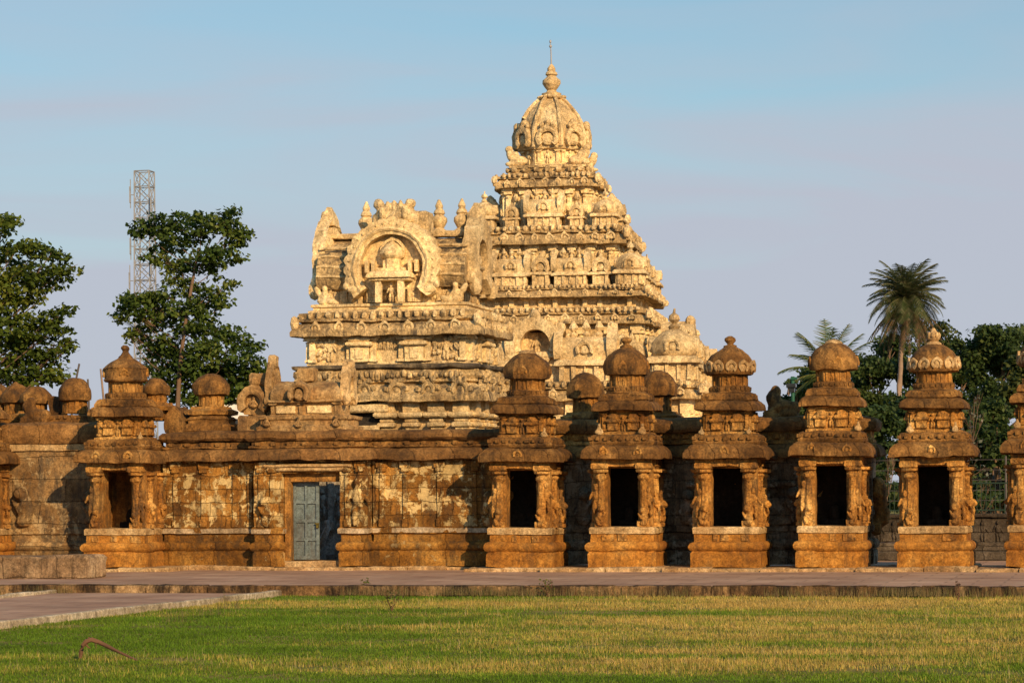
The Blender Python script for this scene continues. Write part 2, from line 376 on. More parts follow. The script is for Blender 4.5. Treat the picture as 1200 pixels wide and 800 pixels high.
def paving():
    t = NT('paving'); p = t.pos()
    c = t.ramp(t.noise(p, .5, 8, .6), [(.3, (.26, .145, .088)), (.5, (.36, .215, .135)), (.7, (.46, .295, .195))])
    br = t.n('ShaderNodeTexBrick'); t.l(p, br.inputs['Vector']); br.inputs['Scale'].default_value = 1
    br.inputs['Brick Width'].default_value = 1.3; br.inputs['Row Height'].default_value = .9; br.inputs['Mortar Size'].default_value = .03
    br.inputs['Color1'].default_value = (.85, .85, .85, 1); br.inputs['Color2'].default_value = (1.12, 1.1, 1.1, 1); br.inputs['Mortar'].default_value = (.6, .6, .6, 1)
    c = t.mix(.8, c, t.mix(1, c, br.outputs[0], 'MULTIPLY'))
    c = t.mix(t.ramp(t.noise(p, 1.3, 8, .7), [(.55, 0.), (.75, .45)]), c, (.50, .38, .25))
    c = t.mix(t.ramp(t.noise(p, 2.6, 7, .7), [(.6, 0.), (.7, .6)]), c, (.10, .07, .05))
    return t.fin(c, .9, t.bump(t.noise(p, 20, 6), .4, .01))
M['paving'] = paving()
def soil():
    t = NT('lawn_soil'); p = t.pos()
    f = t.noise(t.mapv(p, (.35, 1, 1)), .7, 6, .6)
    c = t.ramp(f, [(.35, (.09, .10, .016)), (.5, (.16, .145, .03)), (.65, (.27, .19, .06))])
    return t.fin(c, .95, t.bump(t.noise(p, 25, 6), .6, .03), .1)
M['soil'] = soil()
def simple(name, col, rough=.6, metal=0, bump=0, var=.25):
    t = NT(name); p = t.pos()
    c = t.ramp(t.noise(p, 3, 6), [(.25, tuple(x * (1 - var) for x in col)), (.75, tuple(min(1, x * (1 + var)) for x in col))])
    t.b.inputs['Metallic'].default_value = metal
    return t.fin(c, rough, t.bump(t.noise(p, 14, 5), bump, .02) if bump else None, .3)
M['door'] = stone('door_paint', (.085, .115, .12), (.13, .165, .17), (.18, .215, .215), stain=(.10, .07, .05), stain_amt=.35, bump=.15)
M['brass'] = simple('brass', (.5, .33, .06), .35, 1)
M['bark'] = simple('bark', (.15, .095, .06), .9, 0, .8)
M['bark_pale'] = simple('bark_pale', (.26, .18, .13), .9, 0, .8)
M['twig'] = simple('dry_branch', (.13, .065, .035), .85, 0, .5)
M['steel'] = simple('galvanised_steel', (.30, .30, .32), .5, .2)
M['fence'] = simple('green_paint', (.012, .032, .02), .6)
M['post_green'] = simple('green_post_paint', (.015, .085, .05), .5)
M['white'] = simple('white_wash', (.72, .70, .68), .8)
M['glass'] = simple('dark_glass', (.03, .035, .04), .15)
M['rust'] = simple('rusty_rod', (.10, .085, .08), .7)
def leafmat(name, trans=.35, rough=.5):
    t = NT(name); a = t.n('ShaderNodeAttribute', attribute_name='tint')
    t.l(a.outputs['Color'], t.b.inputs['Base Color']); t.b.inputs['Roughness'].default_value = rough; t.b.inputs['Specular IOR Level'].default_value = .12
    tr = t.n('ShaderNodeBsdfTranslucent'); t.l(a.outputs['Color'], tr.inputs[0])
    mx = t.n('ShaderNodeMixShader'); mx.inputs[0].default_value = trans
    t.l(t.b.outputs[0], mx.inputs[1]); t.l(tr.outputs[0], mx.inputs[2]); t.l(mx.outputs[0], t.o.inputs[0])
    return t.m
M['leaf'] = leafmat('foliage'); M['grass'] = leafmat('grass_blades', .3, .7)

# ------------------------------------------------------------------ fast card meshes (leaves, blades)
def quadmesh(name, V, tint, mat, parent=None):
    """V (n,4,3) quads with a tint per quad"""
    n = len(V); me = bpy.data.meshes.new(name)
    me.vertices.add(n * 4); me.vertices.foreach_set('co', V.reshape(-1).astype(np.float32))
    me.loops.add(n * 4); me.loops.foreach_set('vertex_index', np.arange(n * 4, dtype=np.int32))
    me.polygons.add(n); me.polygons.foreach_set('loop_start', np.arange(0, n * 4, 4, dtype=np.int32)); me.polygons.foreach_set('loop_total', np.full(n, 4, dtype=np.int32))
    at_ = me.attributes.new('tint', 'FLOAT_COLOR', 'POINT')
    c = np.ones((n, 4, 4), dtype=np.float32); c[:, :, :3] = tint[:, None, :]; at_.data.foreach_set('color', c.reshape(-1))
    me.materials.append(mat); me.update(calc_edges=True); me.validate()
    o = bpy.data.objects.new(name, me); COL.objects.link(o)
    if parent: o.parent = parent
    return o
def leaf_cards(P, size, outward=None, up=.5):
    n = len(P); nr = nrg.normal(size=(n, 3)); nr[:, 2] = np.abs(nr[:, 2]) * (1 + up)
    if outward is not None: nr += outward * 1.2
    nr /= np.linalg.norm(nr, axis=1, keepdims=True)
    t = np.cross(nr, nrg.normal(size=(n, 3))); t /= np.linalg.norm(t, axis=1, keepdims=True)
    b = np.cross(nr, t); s = (size * nrg.uniform(.6, 1.3, n))[:, None]
    V = np.stack([P - t * s * .5, P + b * s * .32 - t * s * .05 - nr * s * .08, P + t * s * .5 - nr * s * .1, P - b * s * .32 - t * s * .05 - nr * s * .08], 1)
    return V
def clump_points(cl, per):
    out_, ow = [], []
    for (c, r) in cl:
        n = int(per * (r[0] * r[1] * r[2]) ** (2 / 3)); d = nrg.normal(size=(n, 3)); d /= np.linalg.norm(d, axis=1, keepdims=True)
        rad = nrg.uniform(.06, 1, n) ** .45 * nrg.uniform(.8, 1.25, n)
        wob = 1 + .35 * vnoise(d * 1.0 + np.array(c) * 3.1, 2.3, 9)
        out_.append(np.array(c) + d * (rad * wob)[:, None] * np.array(r)); ow.append(d)
    return np.concatenate(out_), np.concatenate(ow)
def tints(n, cols, P=None, sc=.6):
    cols = np.array(cols); k = nrg.uniform(0, 1, n)
    if P is not None: k = np.clip(.5 + .5 * vnoise(P, sc, 4) + nrg.normal(0, .22, n), 0, 1)
    q = k * (len(cols) - 1); i = np.minimum(q.astype(int), len(cols) - 2); f = (q - i)[:, None]
    return cols[i] * (1 - f) + cols[i + 1] * f

# ================================================================== GROUND
ZT = -0.10; ZL = -0.285; YK = gz(600, 686, ZT).y
g = MB(); g.add([(-3000, -400, ZL - .05), (3000, -400, ZL - .05), (3000, 6000, ZL - .05), (-3000, 6000, ZL - .05)], [(0, 1, 2, 3)])
struct(build('ground', g, M['soil'], amp=0))
# terrace around the temple wall
g = MB().box(-60, 60, YK + .02, 42, ZL - .2, ZT, 4, .002); struct(build('paved_terrace', g, M['paving'], amp=0))
# kerb
g = MB(); x = -34.0
while x < 34:
    L = rng.uniform(1.1, 2.4); g.box(x, x + L - .012, YK - .26 + rng.uniform(-.015, .015), YK + .015, ZL - .15, ZT + .012 + rng.uniform(-.012, .012), .12, .03); x += L
struct(build('kerb', g, M['kerb'], amp=.018, sc=3))
# approach path
pa, pb = gz(0, 733, ZL), gz(350, 693, ZL); pc = gz(35, 698, ZL)
def XR(y): return pa.x + (pb.x - pa.x) * (y - pa.y) / (pb.y - pa.y)
def XL(y): return pc.x + (y * 0)
ye = YK - .27
g = MB(); g.add([(XL(-60), -60, ZL + .02), (XR(-60), -60, ZL + .02), (XR(ye), ye, ZL + .02), (XL(ye), ye, ZL + .02)], [(0, 1, 2, 3)]); struct(build('approach_path', g, M['paving'], amp=0))
for fx in (XL, XR):
    g = MB(); y = -60.
    while y < ye - .1:
        L = min(rng.uniform(.8, 1.4), ye - y); ang = math.atan2(fx(y + L) - fx(y), L)
        g.at(fx(y), y, 0, -ang); g.box(-.09, .09, 0, L / cos(ang) - .015, ZL - .15, ZL + .09 + rng.uniform(-.01, .01), .2, .02); y += L
    g.at(); struct(build('path_edging', g, M['kerb_pale'], amp=.01))
# ================================================================== TEMPLE : shared profiles
def base_profile(k=1.0):
    return [(.03, 0), (.03, .36), (.0, .39), (.0, .41), (.05, .44), (.085, .50), (.085, .57), (.05, .63), (.0, .66)]
def eave_profile(z0, z1, o, lip=.0):
    h = z1 - z0
    return [(-.05, z0 + lip + .02), (o * .9, z0), (o, z0 + .012), (o * 1.0, z0 + h * .34), (o * .88, z0 + h * .6), (o * .62, z0 + h * .80), (o * .60, z0 + h * .84), (o * .30, z0 + h * .97), (o * .1, z1)]
def dentils(mb, x0, x1, y, z0, z1, wd, gap, dp=.05):
    x = x0
    while x + wd <= x1 + 1e-6:
        if rng.random() > .12: mb.box(x, x + wd * rng.uniform(.8, 1.1), y - dp * rng.uniform(.6, 1.2), y + .03, z0, z1, .3, .015); x += wd + gap

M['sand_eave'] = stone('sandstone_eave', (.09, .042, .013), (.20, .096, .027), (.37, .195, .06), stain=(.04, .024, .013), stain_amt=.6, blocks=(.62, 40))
# ------------------------------------------------------------------ small subsidiary shrines along the front
def side_frames(hx, yc):
    """(x, y, angle) of the four faces of a square body centred on x=0,y=yc : front, right, left"""
    return [(0, yc - hx, 0), (hx, yc, pi / 2), (-hx, yc, -pi / 2)]
def make_shrine(X, label, dome='oct', finial='knob', rdome=.56, seed=0, lingam=True, dz=0.0, repair=False):
    t = thing('small_shrine', label, 'shrine', (X, 0, 0), 0, 'row of small sandstone shrines')
    rg = random.Random(seed); YC = .875; t.rotation_euler = (R(rg.uniform(-.25, .25)), R(rg.uniform(-.5, .5)), R(rg.uniform(-1.2, 1.2))); t.scale = (rg.uniform(.985, 1.02), 1, rg.uniform(.985, 1.015))
    # base
    b = MB().loft(rect(-.86, .86, 0, 1.75), base_profile(), .09, (0, 1)); 
    b.loft(rect(-.82, .82, .05, 1.70), [(0, .60), (0, .86)], .12, (0, 0))
    bp_ = MB()
    for k in range(rg.randint(2, 4)): # carved panels in the recess of the base
        x = rg.uniform(-.7, .55); bp_.box(x, x + rg.uniform(.12, .3), .02, .08, .67, .85, .1)
    build('base', b, M['sand_plinth'], t, .018, 2.5, extra=[(bp_, M['sand_carve'])], blocky=.012, bw=.8)
    b = MB().loft(rect(-.85, .85, .0, 1.74), [(-.03, .855), (.0, .87), (.01, 1.0), (-.02, 1.04), (-.2, 1.045)], .1, (0, 1)); build('sill', b, M['sand_pale'], t, .010, 4)
    # cell
    c = MB(); 
    for q in (-1, 1):
        x0, x1 = sorted((q * .40, q * .765)); c.box(x0, x1, .2, .62, 1.04, 2.72, .12)
        x0, x1 = sorted((q * .66, q * .76)); c.box(x0, x1, .62, 1.60, 1.043, 2.715, .12)
    c.box(-.762, .762, 1.6, 1.73, 1.041, 2.717, .15); c.box(-.755, .755, .25, 1.70, 2.56, 2.712, .2)
    build('cell', c, M['sand'], t, .014, 5)
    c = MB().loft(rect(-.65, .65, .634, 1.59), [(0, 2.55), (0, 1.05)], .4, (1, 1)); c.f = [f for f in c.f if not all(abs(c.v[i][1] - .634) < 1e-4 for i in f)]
    if seed != 5: build('inner_chamber', c, M['cell_shade'], t, 0)  # lining whose dark colour stands in for interior shade
    if lingam:
        s = MB().box(-.26, .26, 1.1, 1.5, 1.04, 1.2, .1); s.lathe(0, 1.3, [(.14, 1.2), (.14, 1.42), (.1, 1.52), (.03, 1.56)], 12); build('altar', s, M['cell_shade'] if seed % 3 else M['wall_grey'], t, .008)
    # pillars with rampant lions
    for q in (-1, 1):
        p = MB(); x = q * .56
        p.box(x - .16, x + .16, .02, .22, 1.035, 1.2, .08); p.loft(ngon(x, .13, .105, 8, pi / 8), [(0, 1.2), (.01, 1.5), (-.01, 2.2), (.0, 2.24), (.05, 2.3), (.05, 2.36), (0, 2.4), (0, 2.44), (.09, 2.46), (.10, 2.52), (.04, 2.53)], .07)
        o = build('pillar', p, M['sand_carve'], t, .009, 6)
        y = MB().yali(x, .05, 1.05, .62 + rg.uniform(-.08, .12), q); y.figure(x + q * .12, .12, 1.15 + rg.uniform(0, .35), .8)
        build('carved_lion', y, M['sand_carve'], o, .008, 7, remesh=.018)
    for (fx, fy, a) in ((.765, .55, pi / 2), (.765, 1.35, pi / 2), (-.765, .55, -pi / 2), (-.765, 1.35, -pi / 2)):
        p = MB().at(fx, fy, 0, a); p.loft(ngon(0, -.03, .085, 8, pi / 8), [(.05, 1.04), (.05, 1.12), (0, 1.16), (0, 2.3), (.05, 2.36), (.0, 2.42), (.1, 2.46), (.1, 2.53)], .08)
        o = build('pilaster', p, M['sand_carve'], t, .014, 6)
        if fy > 1 or rg.random() < .7:
            y = MB().at(fx, fy, 0, a).yali(0, -.04, 1.1, .8, 1).figure(.05, -.03, 1.5, .7); build('carved_lion', y, M['sand_carve'], o, .01, 7, remesh=.02)
    # lintel with corbel brackets
    l = MB().box(-.79, .79, .03, 1.72, 2.60, 2.80, .09)
    for x0, x1 in ((-.8, -.36), (.36, .8)): l.box(x0, x1, -.03, .26, 2.535, 2.70, .07, .03)
    build('lintel', l, M['sand_carve'], t, .012, 5)
    # eave
    e = MB().loft(rect(-.76, .76, .06, 1.70), eave_profile(2.79, 3.16, .285), .09)
    k = MB()
    for x in ((-.45, .45) if seed % 2 else (0,)): k.kudu(x, -.235, 2.97, .12)
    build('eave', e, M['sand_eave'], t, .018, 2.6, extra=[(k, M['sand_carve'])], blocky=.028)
    u = MB().loft(rect(-.80, .80, .06, 1.69), [(0, 3.14), (.03, 3.17), (.05, 3.23), (.02, 3.27), (.0, 3.28), (.0, 3.40), (-.05, 3.43)], .09)
    dentils(u, -.86, .80, .05, 3.27, 3.37, .11, .09, .07)
    for fx, fy, a in ((.82, .95, pi / 2), (-.82, .95, -pi / 2)): u.at(fx, fy, 0, a); dentils(u, -.8, .7, .02, 3.27, 3.37, .11, .09, .05)
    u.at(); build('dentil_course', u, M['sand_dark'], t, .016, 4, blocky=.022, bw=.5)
    # figures on the corners
    for q in (-1, 1):
        if rg.random() < .75:
            f = MB().sitter(q * .62 + rg.uniform(-.1, .1), .12, 3.41, rg.uniform(.2, .32)); build('corner_figure', f, M['sand_pale'], t, .02, 8, remesh=.022)
    # upper storey
    s = MB().loft(rect(-.56, .56, YC - .56, YC + .56), [(.09, 3.40), (.09, 3.48), (.03, 3.50), (0, 3.52), (0, 4.02), (.04, 4.05)], .1)
    for fx, fy, a in side_frames(.56, YC):
        s.at(fx, fy, 0, a)
        for x in (-.5, .5): s.pilaster(x, 0, 3.52, 4.02, .11, .045)
        s.box(-.40, -.13, -.10, .02, 3.54, 3.74, .08); s.box(-.44, -.09, -.16, .02, 3.74, 3.83, .08, .03); s.ell((-.26, -.05, 3.86), (.15, .1, .12))
        s.box(.13, .40, -.10, .02, 3.54, 3.74, .08); s.box(.09, .44, -.16, .02, 3.74, 3.83, .08, .03); s.ell((.26, -.05, 3.86), (.15, .1, .12))
        s.figure(0, -.04, 3.52, .40)
    s.at(); build('upper_storey', s, M['sand_carve'], t, .009, 6)
    c2 = MB().loft(rect(-.57, .57, YC - .57, YC + .57), eave_profile(4.04, 4.31, .24), .09); build('upper_eave', c2, M['sand_eave'], t, .016, 3, blocky=.022)
    d2 = MB().loft(rect(-.60, .60, YC - .60, YC + .60), [(0, 4.29), (.05, 4.33), (.05, 4.40), (0, 4.42), (0, 4.49), (-.08, 4.51)], .1)
    for fx, fy, a in side_frames(.60, YC): d2.at(fx, fy, 0, a); dentils(d2, -.62, .62, 0, 4.37, 4.46, .1, .08, .05)
    d2.at(); build('dentil_course', d2, M['sand_dark'], t, .012, 4, blocky=.018, bw=.45)
    nb = MB().loft(octa(0, YC, .50), [(0, 4.49), (.02, 4.52), (0, 4.56), (-.02, 4.60), (-.02, 4.68), (-.06, 4.69)], .1)
    for k in range(8):
        a = k * pi / 4; nb.at(.5 * sin(a), YC - .5 * cos(a), 0, a); dentils(nb, -.19, .19, 0, 4.56, 4.67, .1, .04, .02)
    nb.at(); build('neck_base', nb, M['sand_dark'], t, .016, 5)
    n = MB().loft(octa(0, YC, .405), [(.03, 4.67), (0, 4.72), (0, 4.95), (.05, 5.03)], .1)
    for k in range(8):
        a = k * pi / 4; n.at(.405 * sin(a), YC - .405 * cos(a), 0, a); n.box(-.15, -.09, -.03, .02, 4.69, 5.0, .1); n.box(.09, .15, -.03, .02, 4.69, 5.0, .1)
        if k % 2 == 0: n.figure(0, -.01, 4.7, .26, 0)
    n.at(); build('neck', n, M['sand'], t, .014, 6)
    r = rdome; z = 4.98 + dz
    if dome == 'oct': D = MB().loft(octa(0, YC, r), [(-.12, z), (-.02, z + .01), (.0, z + .07), (.03, z + .2), (-.0, z + .36), (-.10, z + .51), (-.26, z + .64), (-r + .16, z + .72), (-r + .06, z + .75)], .08)
    elif dome == 'bell': D = MB().loft(ngon(0, YC, r, 24), [(-.10, z), (0, z + .01), (.03, z + .05), (.0, z + .10), (.0, z + .34), (.025, z + .37), (-.03, z + .43), (-.16, z + .53), (-.34, z + .63), (-r + .12, z + .72), (-r + .06, z + .75)], .08)
    else: D = MB().loft(ngon(0, YC, r, 24), [(-.12, z), (.0, z + .01), (.03, z + .08), (.03, z + .22), (-.02, z + .38), (-.11, z + .52), (-.26, z + .65), (-r + .14, z + .74), (-r + .04, z + .77)], .08)
    if dome == 'petal':
        pt = MB()
        for k in range(12):
            a = 2 * pi * k / 12 + .2; pt.at((r + .02) * sin(a), YC - (r + .02) * cos(a), 0, a); pt.ring(0, z + .2, -.035, .03, .15, .08, -60, 240, 12, 0, .2, .01); pt.ell((0, 0, z + .17), (.08, .03, .1), 6, 4)
        pt.at()
    else:
        pt = MB()
        for k in range(4):
            a = k * pi / 2 + (0 if dome == 'oct' else .3); pt.at((r + .0) * sin(a), YC - (r + .0) * cos(a), 0, a); pt.kudu(0, -.03, z + .2, .13)
        pt.at()
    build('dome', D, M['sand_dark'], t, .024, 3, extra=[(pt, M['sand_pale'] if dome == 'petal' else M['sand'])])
    zt = z + .73
    if finial == 'knob': f = MB().lathe(0, YC, [(.16, zt - .03), (.17, zt + .03), (.08, zt + .07), (.09, zt + .1), (.15, zt + .17), (.14, zt + .23), (.05, zt + .28)], 14)
    elif finial == 'leaf':
        f = MB().lathe(0, YC, [(.22, zt - .08), (.2, zt), (.11, zt + .06), (.16, zt + .12), (.12, zt + .16), (.15, zt + .22), (.1, zt + .28), (.03, zt + .4)], 14)
        for k in range(8): f.ell((.13 * cos(k * pi / 4), YC + .13 * sin(k * pi / 4), zt + .2), (.05, .05, .1), 6, 4)
    elif finial == 'neck': f = MB().lathe(0, YC, [(.2, zt - .06), (.13, zt), (.08, zt + .08), (.09, zt + .13), (.12, zt + .17), (.11, zt + .22), (.05, zt + .27)], 14)
    elif finial == 'stump': f = MB().lathe(0, YC, [(.24, zt - .05), (.2, zt + .02), (.12, zt + .05), (.03, zt + .06)], 12)
    build('finial', f, M['sand_pale'] if finial in ('leaf', 'stump') else M['sand_dark'], t, .015, 6)
    return t
SHR = [(-15.55, 'sandstone shrine cut off by the left edge of the photo', 'round', 'stump', .55, 3),
       (-11.0, 'sandstone shrine with bell shaped dome and lit inner wall, just behind the low plinth', 'bell', 'neck', .57, 5),
       (.18, 'worn octagonal domed shrine standing right next to the gate wall', 'oct', 'stump', .56, 8),
       (2.90, 'octagonal domed shrine third from the right edge of the white tower base, knob on top', 'oct', 'knob', .56, 11),
       (5.60, 'shrine with petal carved dome and ball finial standing left of the headless bull', 'petal', 'knob', .60, 14),
       (8.27, 'shrine with smooth round dome and no finial, right of the headless bull', 'round', 'none', .60, 17),
       (10.86, 'shrine with petal carved dome and pale leaf finial in front of the tall palm', 'petal', 'leaf', .60, 22),
       (13.55, 'shrine with petal carved dome cut off by the right edge of the photo', 'petal', 'stump', .60, 25)]
SHR[3] = (2.90, 'octagonal domed shrine with knob finial, second right of the gate wall', 'oct', 'knob', .56, 11)
for X, lab, dm, fi, rd, sd in SHR:
    make_shrine(X, lab, dm, 'stump' if fi == 'none' else fi, rd, sd, sd != 14)
# footing course of rough slabs
x = -16.4; n = 0
while x < 17:
    L = rng.uniform(.7, 1.9)
    if not (-10.0 < x < -1.3): y0 = -rng.uniform(.42, .75)
    else: y0 = .85 - rng.uniform(.05, .25) if -7.6 < x + L / 2 < -4.2 else 1.2 - rng.uniform(.05, .3)
    if n == 0: fm = MB()
    fm.box(x, x + L - .02, y0, 2.2, ZT - .1, ZT + .10 + rng.uniform(-.03, .03), .12, .03); n += 1; x += L
o = build('stone_footing', fm, M['footing'], amp=.025, sc=3); struct(o)

# ------------------------------------------------------------------ walls with gate
M['coping'] = stone('sandstone_coping', (.12, .058, .02), (.22, .108, .034), (.34, .18, .06), stain=(.05, .032, .02), stain_amt=.5, blocks=(1.15, 40))
def wall_run(t, loc, x0, x1, y0, y1, zt, mat, pil=(), relief=(), seed=0, ends=True):
    """masonry run with base mouldings, pilasters and reliefs, world coordinates"""
    rg = random.Random(seed)
    b = MB().loft(rect(x0, x1, y0, y1), base_profile() + [(.0, .66), (-.03, .68), (-.03, .84), (.0, .86), (.035, .88), (.035, 1.02), (.0, 1.05)], .12); build('base', b, mat if mat is not M['wall'] else M['wall_low'], t, .02, 2.5, loc=loc)
    if mat is M['wall']: build('sill', MB().loft(rect(x0 - .002, x1 + .002, y0, y1), [(.02, .882), (.045, .89), (.045, 1.01), (.0, 1.035)], .12, (0, 0)), M['sill_grey'], t, .01, 3, loc=loc, blocky=.008, bw=1.2)
    w_ = MB().loft(rect(x0, x1, y0, y1), [(-.01, 1.03), (-.01, zt)], .14, (0, 1)); build('wall', w_, mat, t, .022, 3, loc=loc)
    for x in pil: build('pilaster', MB().pilaster(x, y0, 1.05, zt - .05, .15, .05), mat, t, .012, 5, loc=loc)
    for (x, kind, h) in relief:
        f = MB()
        if kind == 'lion': f.yali(x, y0 - .04, 1.05, h, 1 if rg.random() < .5 else -1)
        elif kind == 'niche':
            f.box(x - .3, x + .3, y0 - .1, y0 + .02, 1.05, 1.2, .1); f.figure(x, y0 - .03, 1.2, .8); f.box(x - .36, x + .36, y0 - .14, y0 + .02, 2.05, 2.16, .1); f.ring(x, 2.32, y0 - .1, y0 + .02, .26, .12, -30, 210, 12)
        else: f.figure(x, y0 - .04, 1.1, h)
        build('carved_relief', f, mat, t, .03, 6, loc=loc, remesh=.03)
def roof_dome(t, loc, x, y, z0, z1, r, kind='oct', neck=.35, mat=None, plat=True):
    h = z1 - z0; nh = h * neck
    n = MB()
    if plat: n.loft(rect(x - r * .95, x + r * .95, y - r * .95, y + r * .95), [(0, z0 - .5), (0, z0 - .25), (.14, z0 - .22), (.16, z0 - .12), (.02, z0 - .06), (0, z0)], .12)
    n.loft(octa(x, y, r * .68), [(.04, z0), (0, z0 + .04), (0, z0 + nh - .04), (.06, z0 + nh)], .1)
    for k in range(12):
        a = k * pi / 6; n.at(x + r * .7 * sin(a), y - r * .7 * cos(a), 0, a); n.box(-.05, .05, -.03, .03, z0 + .02, z0 + nh - .02, .2)
    n.at()
    d = t_ = build('neck', n, M['sand'], t, .015, 5, loc=loc)
    poly = octa(x, y, r) if kind == 'oct' else ngon(x, y, r, 22)
    zz = z0 + nh; hh = h - nh
    if kind == 'cone': pr = [(-.1, zz), (0, zz + .02), (.02, zz + hh * .2), (0, zz + hh * .38), (-.04, zz + hh * .45), (-r * .45, zz + hh * .75), (-r * .85, zz + hh * .93), (-r + .03, zz + hh)]
    else: pr = [(-.1, zz), (0, zz + .02), (.03, zz + hh * .2), (.02, zz + hh * .5), (-.08, zz + hh * .74), (-r * .45, zz + hh * .92), (-r + .08, zz + hh)]
    build('roof_dome', MB().loft(poly, pr, .09), mat or M['sand_dark'], t, .025, 3, loc=loc)

# gatehouse : wall with the blue-grey door, between the bell-domed and the worn shrine
GB = (-5.8, 1.0, 0); gl = tuple(-q for q in GB)
gate = thing('gatehouse', 'long sandstone entrance wall with the open grey door and small barrel roof', 'gatehouse', GB)
wall_run(gate, gl, -10.14, -7.42, 1.40, 2.7, 2.86, M['wall'], (-9.75, -8.95, -8.05, -7.62), (), 1)
wall_run(gate, gl, -4.18, -.62, 1.40, 2.7, 2.86, M['wall'], (-3.9, -3.25, -2.3, -1.35), ((-.95, 'lion', 1.2),), 2)
wall_run(gate, gl, -7.40, -6.60, 1.0, 2.72, 2.86, M['wall'], (-7.18, -6.85), ((-7.0, 'lion', 1.1),), 3)
wall_run(gate, gl, -4.98, -4.20, 1.0, 2.72, 2.86, M['wall'], (-4.75, -4.4), ((-4.45, 'figure', 1.3),), 4)
b = MB().box(-6.62, -4.96, 1.04, 2.68, 2.50, 2.858, .12); build('lintel', b, M['wall'], gate, .015, loc=gl)
b = MB().box(-7.0, -4.7, .93, 1.06, 2.56, 2.66, .12, .02); b.box(-7.1, -4.62, .88, 1.06, 2.66, 2.74, .12, .02); build('cornice_strip', b, M['sand_pale'], gate, .012, loc=gl)
# door frame, leaf and threshold
b = MB().box(-6.585, -6.42, 1.22, 1.62, .14, 2.50, .2); b.box(-5.05, -4.975, 1.35, 1.62, .14, 2.5, .2); b.box(-6.42, -5.05, 1.24, 1.60, 2.27, 2.505, .2)
build('door_frame', b, M['sand'], gate, .006, loc=gl)
b = MB().box(-6.6, -4.96, 1.12, 2.6, -.05, .14, .15, .02); build('threshold', b, M['footing'], gate, .012, loc=gl)
lx0, lx1, ly = -6.415, -5.70, 1.48
b = MB().box(lx0, lx1, ly + .02, ly + .045, .17, 2.265, 9, .002)
for x in (lx0, (lx0 + lx1) / 2 - .035, lx1 - .08): b.box(x, x + (.07 if x != lx1 - .08 else .08), ly - .025, ly + .0195, .17, 2.265, 9, .004)
for k in range(5):
    z = .17 + k * (2.265 - .17 - .09) / 4
    b.box(lx0 + .0705, (lx0 + lx1) / 2 - .0355, ly - .023, ly + .0195, z, z + .09, 9, .004); b.box((lx0 + lx1) / 2 + .0355, lx1 - .0805, ly - .023, ly + .0195, z, z + .09, 9, .004)
door = build('door', b, M['door'], gate, 0, loc=gl)
b = MB().box(lx1 - .09, lx1 + .01, ly - .07, ly - .026, 1.12, 1.16, 9, .004); b.box(lx1 - .06, lx1 + .005, ly - .085, ly - .028, 1.02, 1.11, 9, .008); build('padlock', b, M['brass'], door, 0)
# eave, dentil course and coping follow the plan of the front
GP = [(-10.0, 1.4), (-7.4, 1.4), (-7.4, 1.0), (-4.2, 1.0), (-4.2, 1.4), (-.75, 1.4), (-.75, 2.75), (-10.0, 2.75)]
e = MB().loft(GP, eave_profile(2.85, 3.18, .30), .1); build('eave', e, M['coping'], gate, .028, 2.2, loc=gl, blocky=.022, bw=.9)
u = MB().loft(GP, [(.02, 3.16), (.10, 3.19), (.10, 3.24), (.03, 3.26), (.03, 3.36), (-.02, 3.38)], .1)
dentils(u, -9.9, -7.5, 1.37, 3.24, 3.34, .14, .3, .1); dentils(u, -7.3, -4.3, .97, 3.24, 3.34, .14, .3, .1); dentils(u, -4.1, -.9, 1.37, 3.24, 3.34, .14, .3, .1)
build('dentil_course', u, M['sand_dark'], gate, .025, 3, loc=gl)
e = MB().loft(GP, [(-.05, 3.37), (.10, 3.38), (.17, 3.45), (.17, 3.54), (.08, 3.63), (-.2, 3.66)], .1); build('coping', e, M['coping'], gate, .026, 2.0, loc=gl, blocky=.022, bw=.9)
# passage behind the door
b = MB().box(-6.75, -6.6, 2.72, 3.2, 0, 2.9, .3); build('passage_wall', b, M['wall_grey'], gate, .02, loc=gl)
# the barrel roofed attic over the door
zc = 3.66
b = MB().loft(rect(-7.35, -4.8, 1.15, 2.7), [(0, zc - .04), (.02, zc + .1), (-.08, zc + .14), (-.08, zc + .26), (-.02, zc + .3), (-.02, zc + .38), (-.1, zc + .40)], .1)
for x in (-7.05, -6.15, -5.1): b.sitter(x, 1.1, zc + .08, .3)
build('attic_base', b, M['attic'], gate, .025, 4, loc=gl)
b = MB().loft(rect(-7.0, -5.1, 1.4, 2.5), [(0, 4.04), (0, 4.40), (.1, 4.44)], .1)
for x in (-6.95, -6.15, -5.15): b.pilaster(x, 1.4, 4.06, 4.4, .12, .06)
build('attic_neck', b, M['attic'], gate, .015, 5, loc=gl)
b = MB().box(-6.85, -6.32, 1.355, 1.42, 4.12, 4.32, .1); build('pale_panel', b, M['cream_clean'], gate, .008, loc=gl); b = MB().box(-5.98, -5.3, 1.355, 1.42, 4.12, 4.32, .1); build('pale_panel', b, M['cream_clean'], gate, .008, loc=gl)
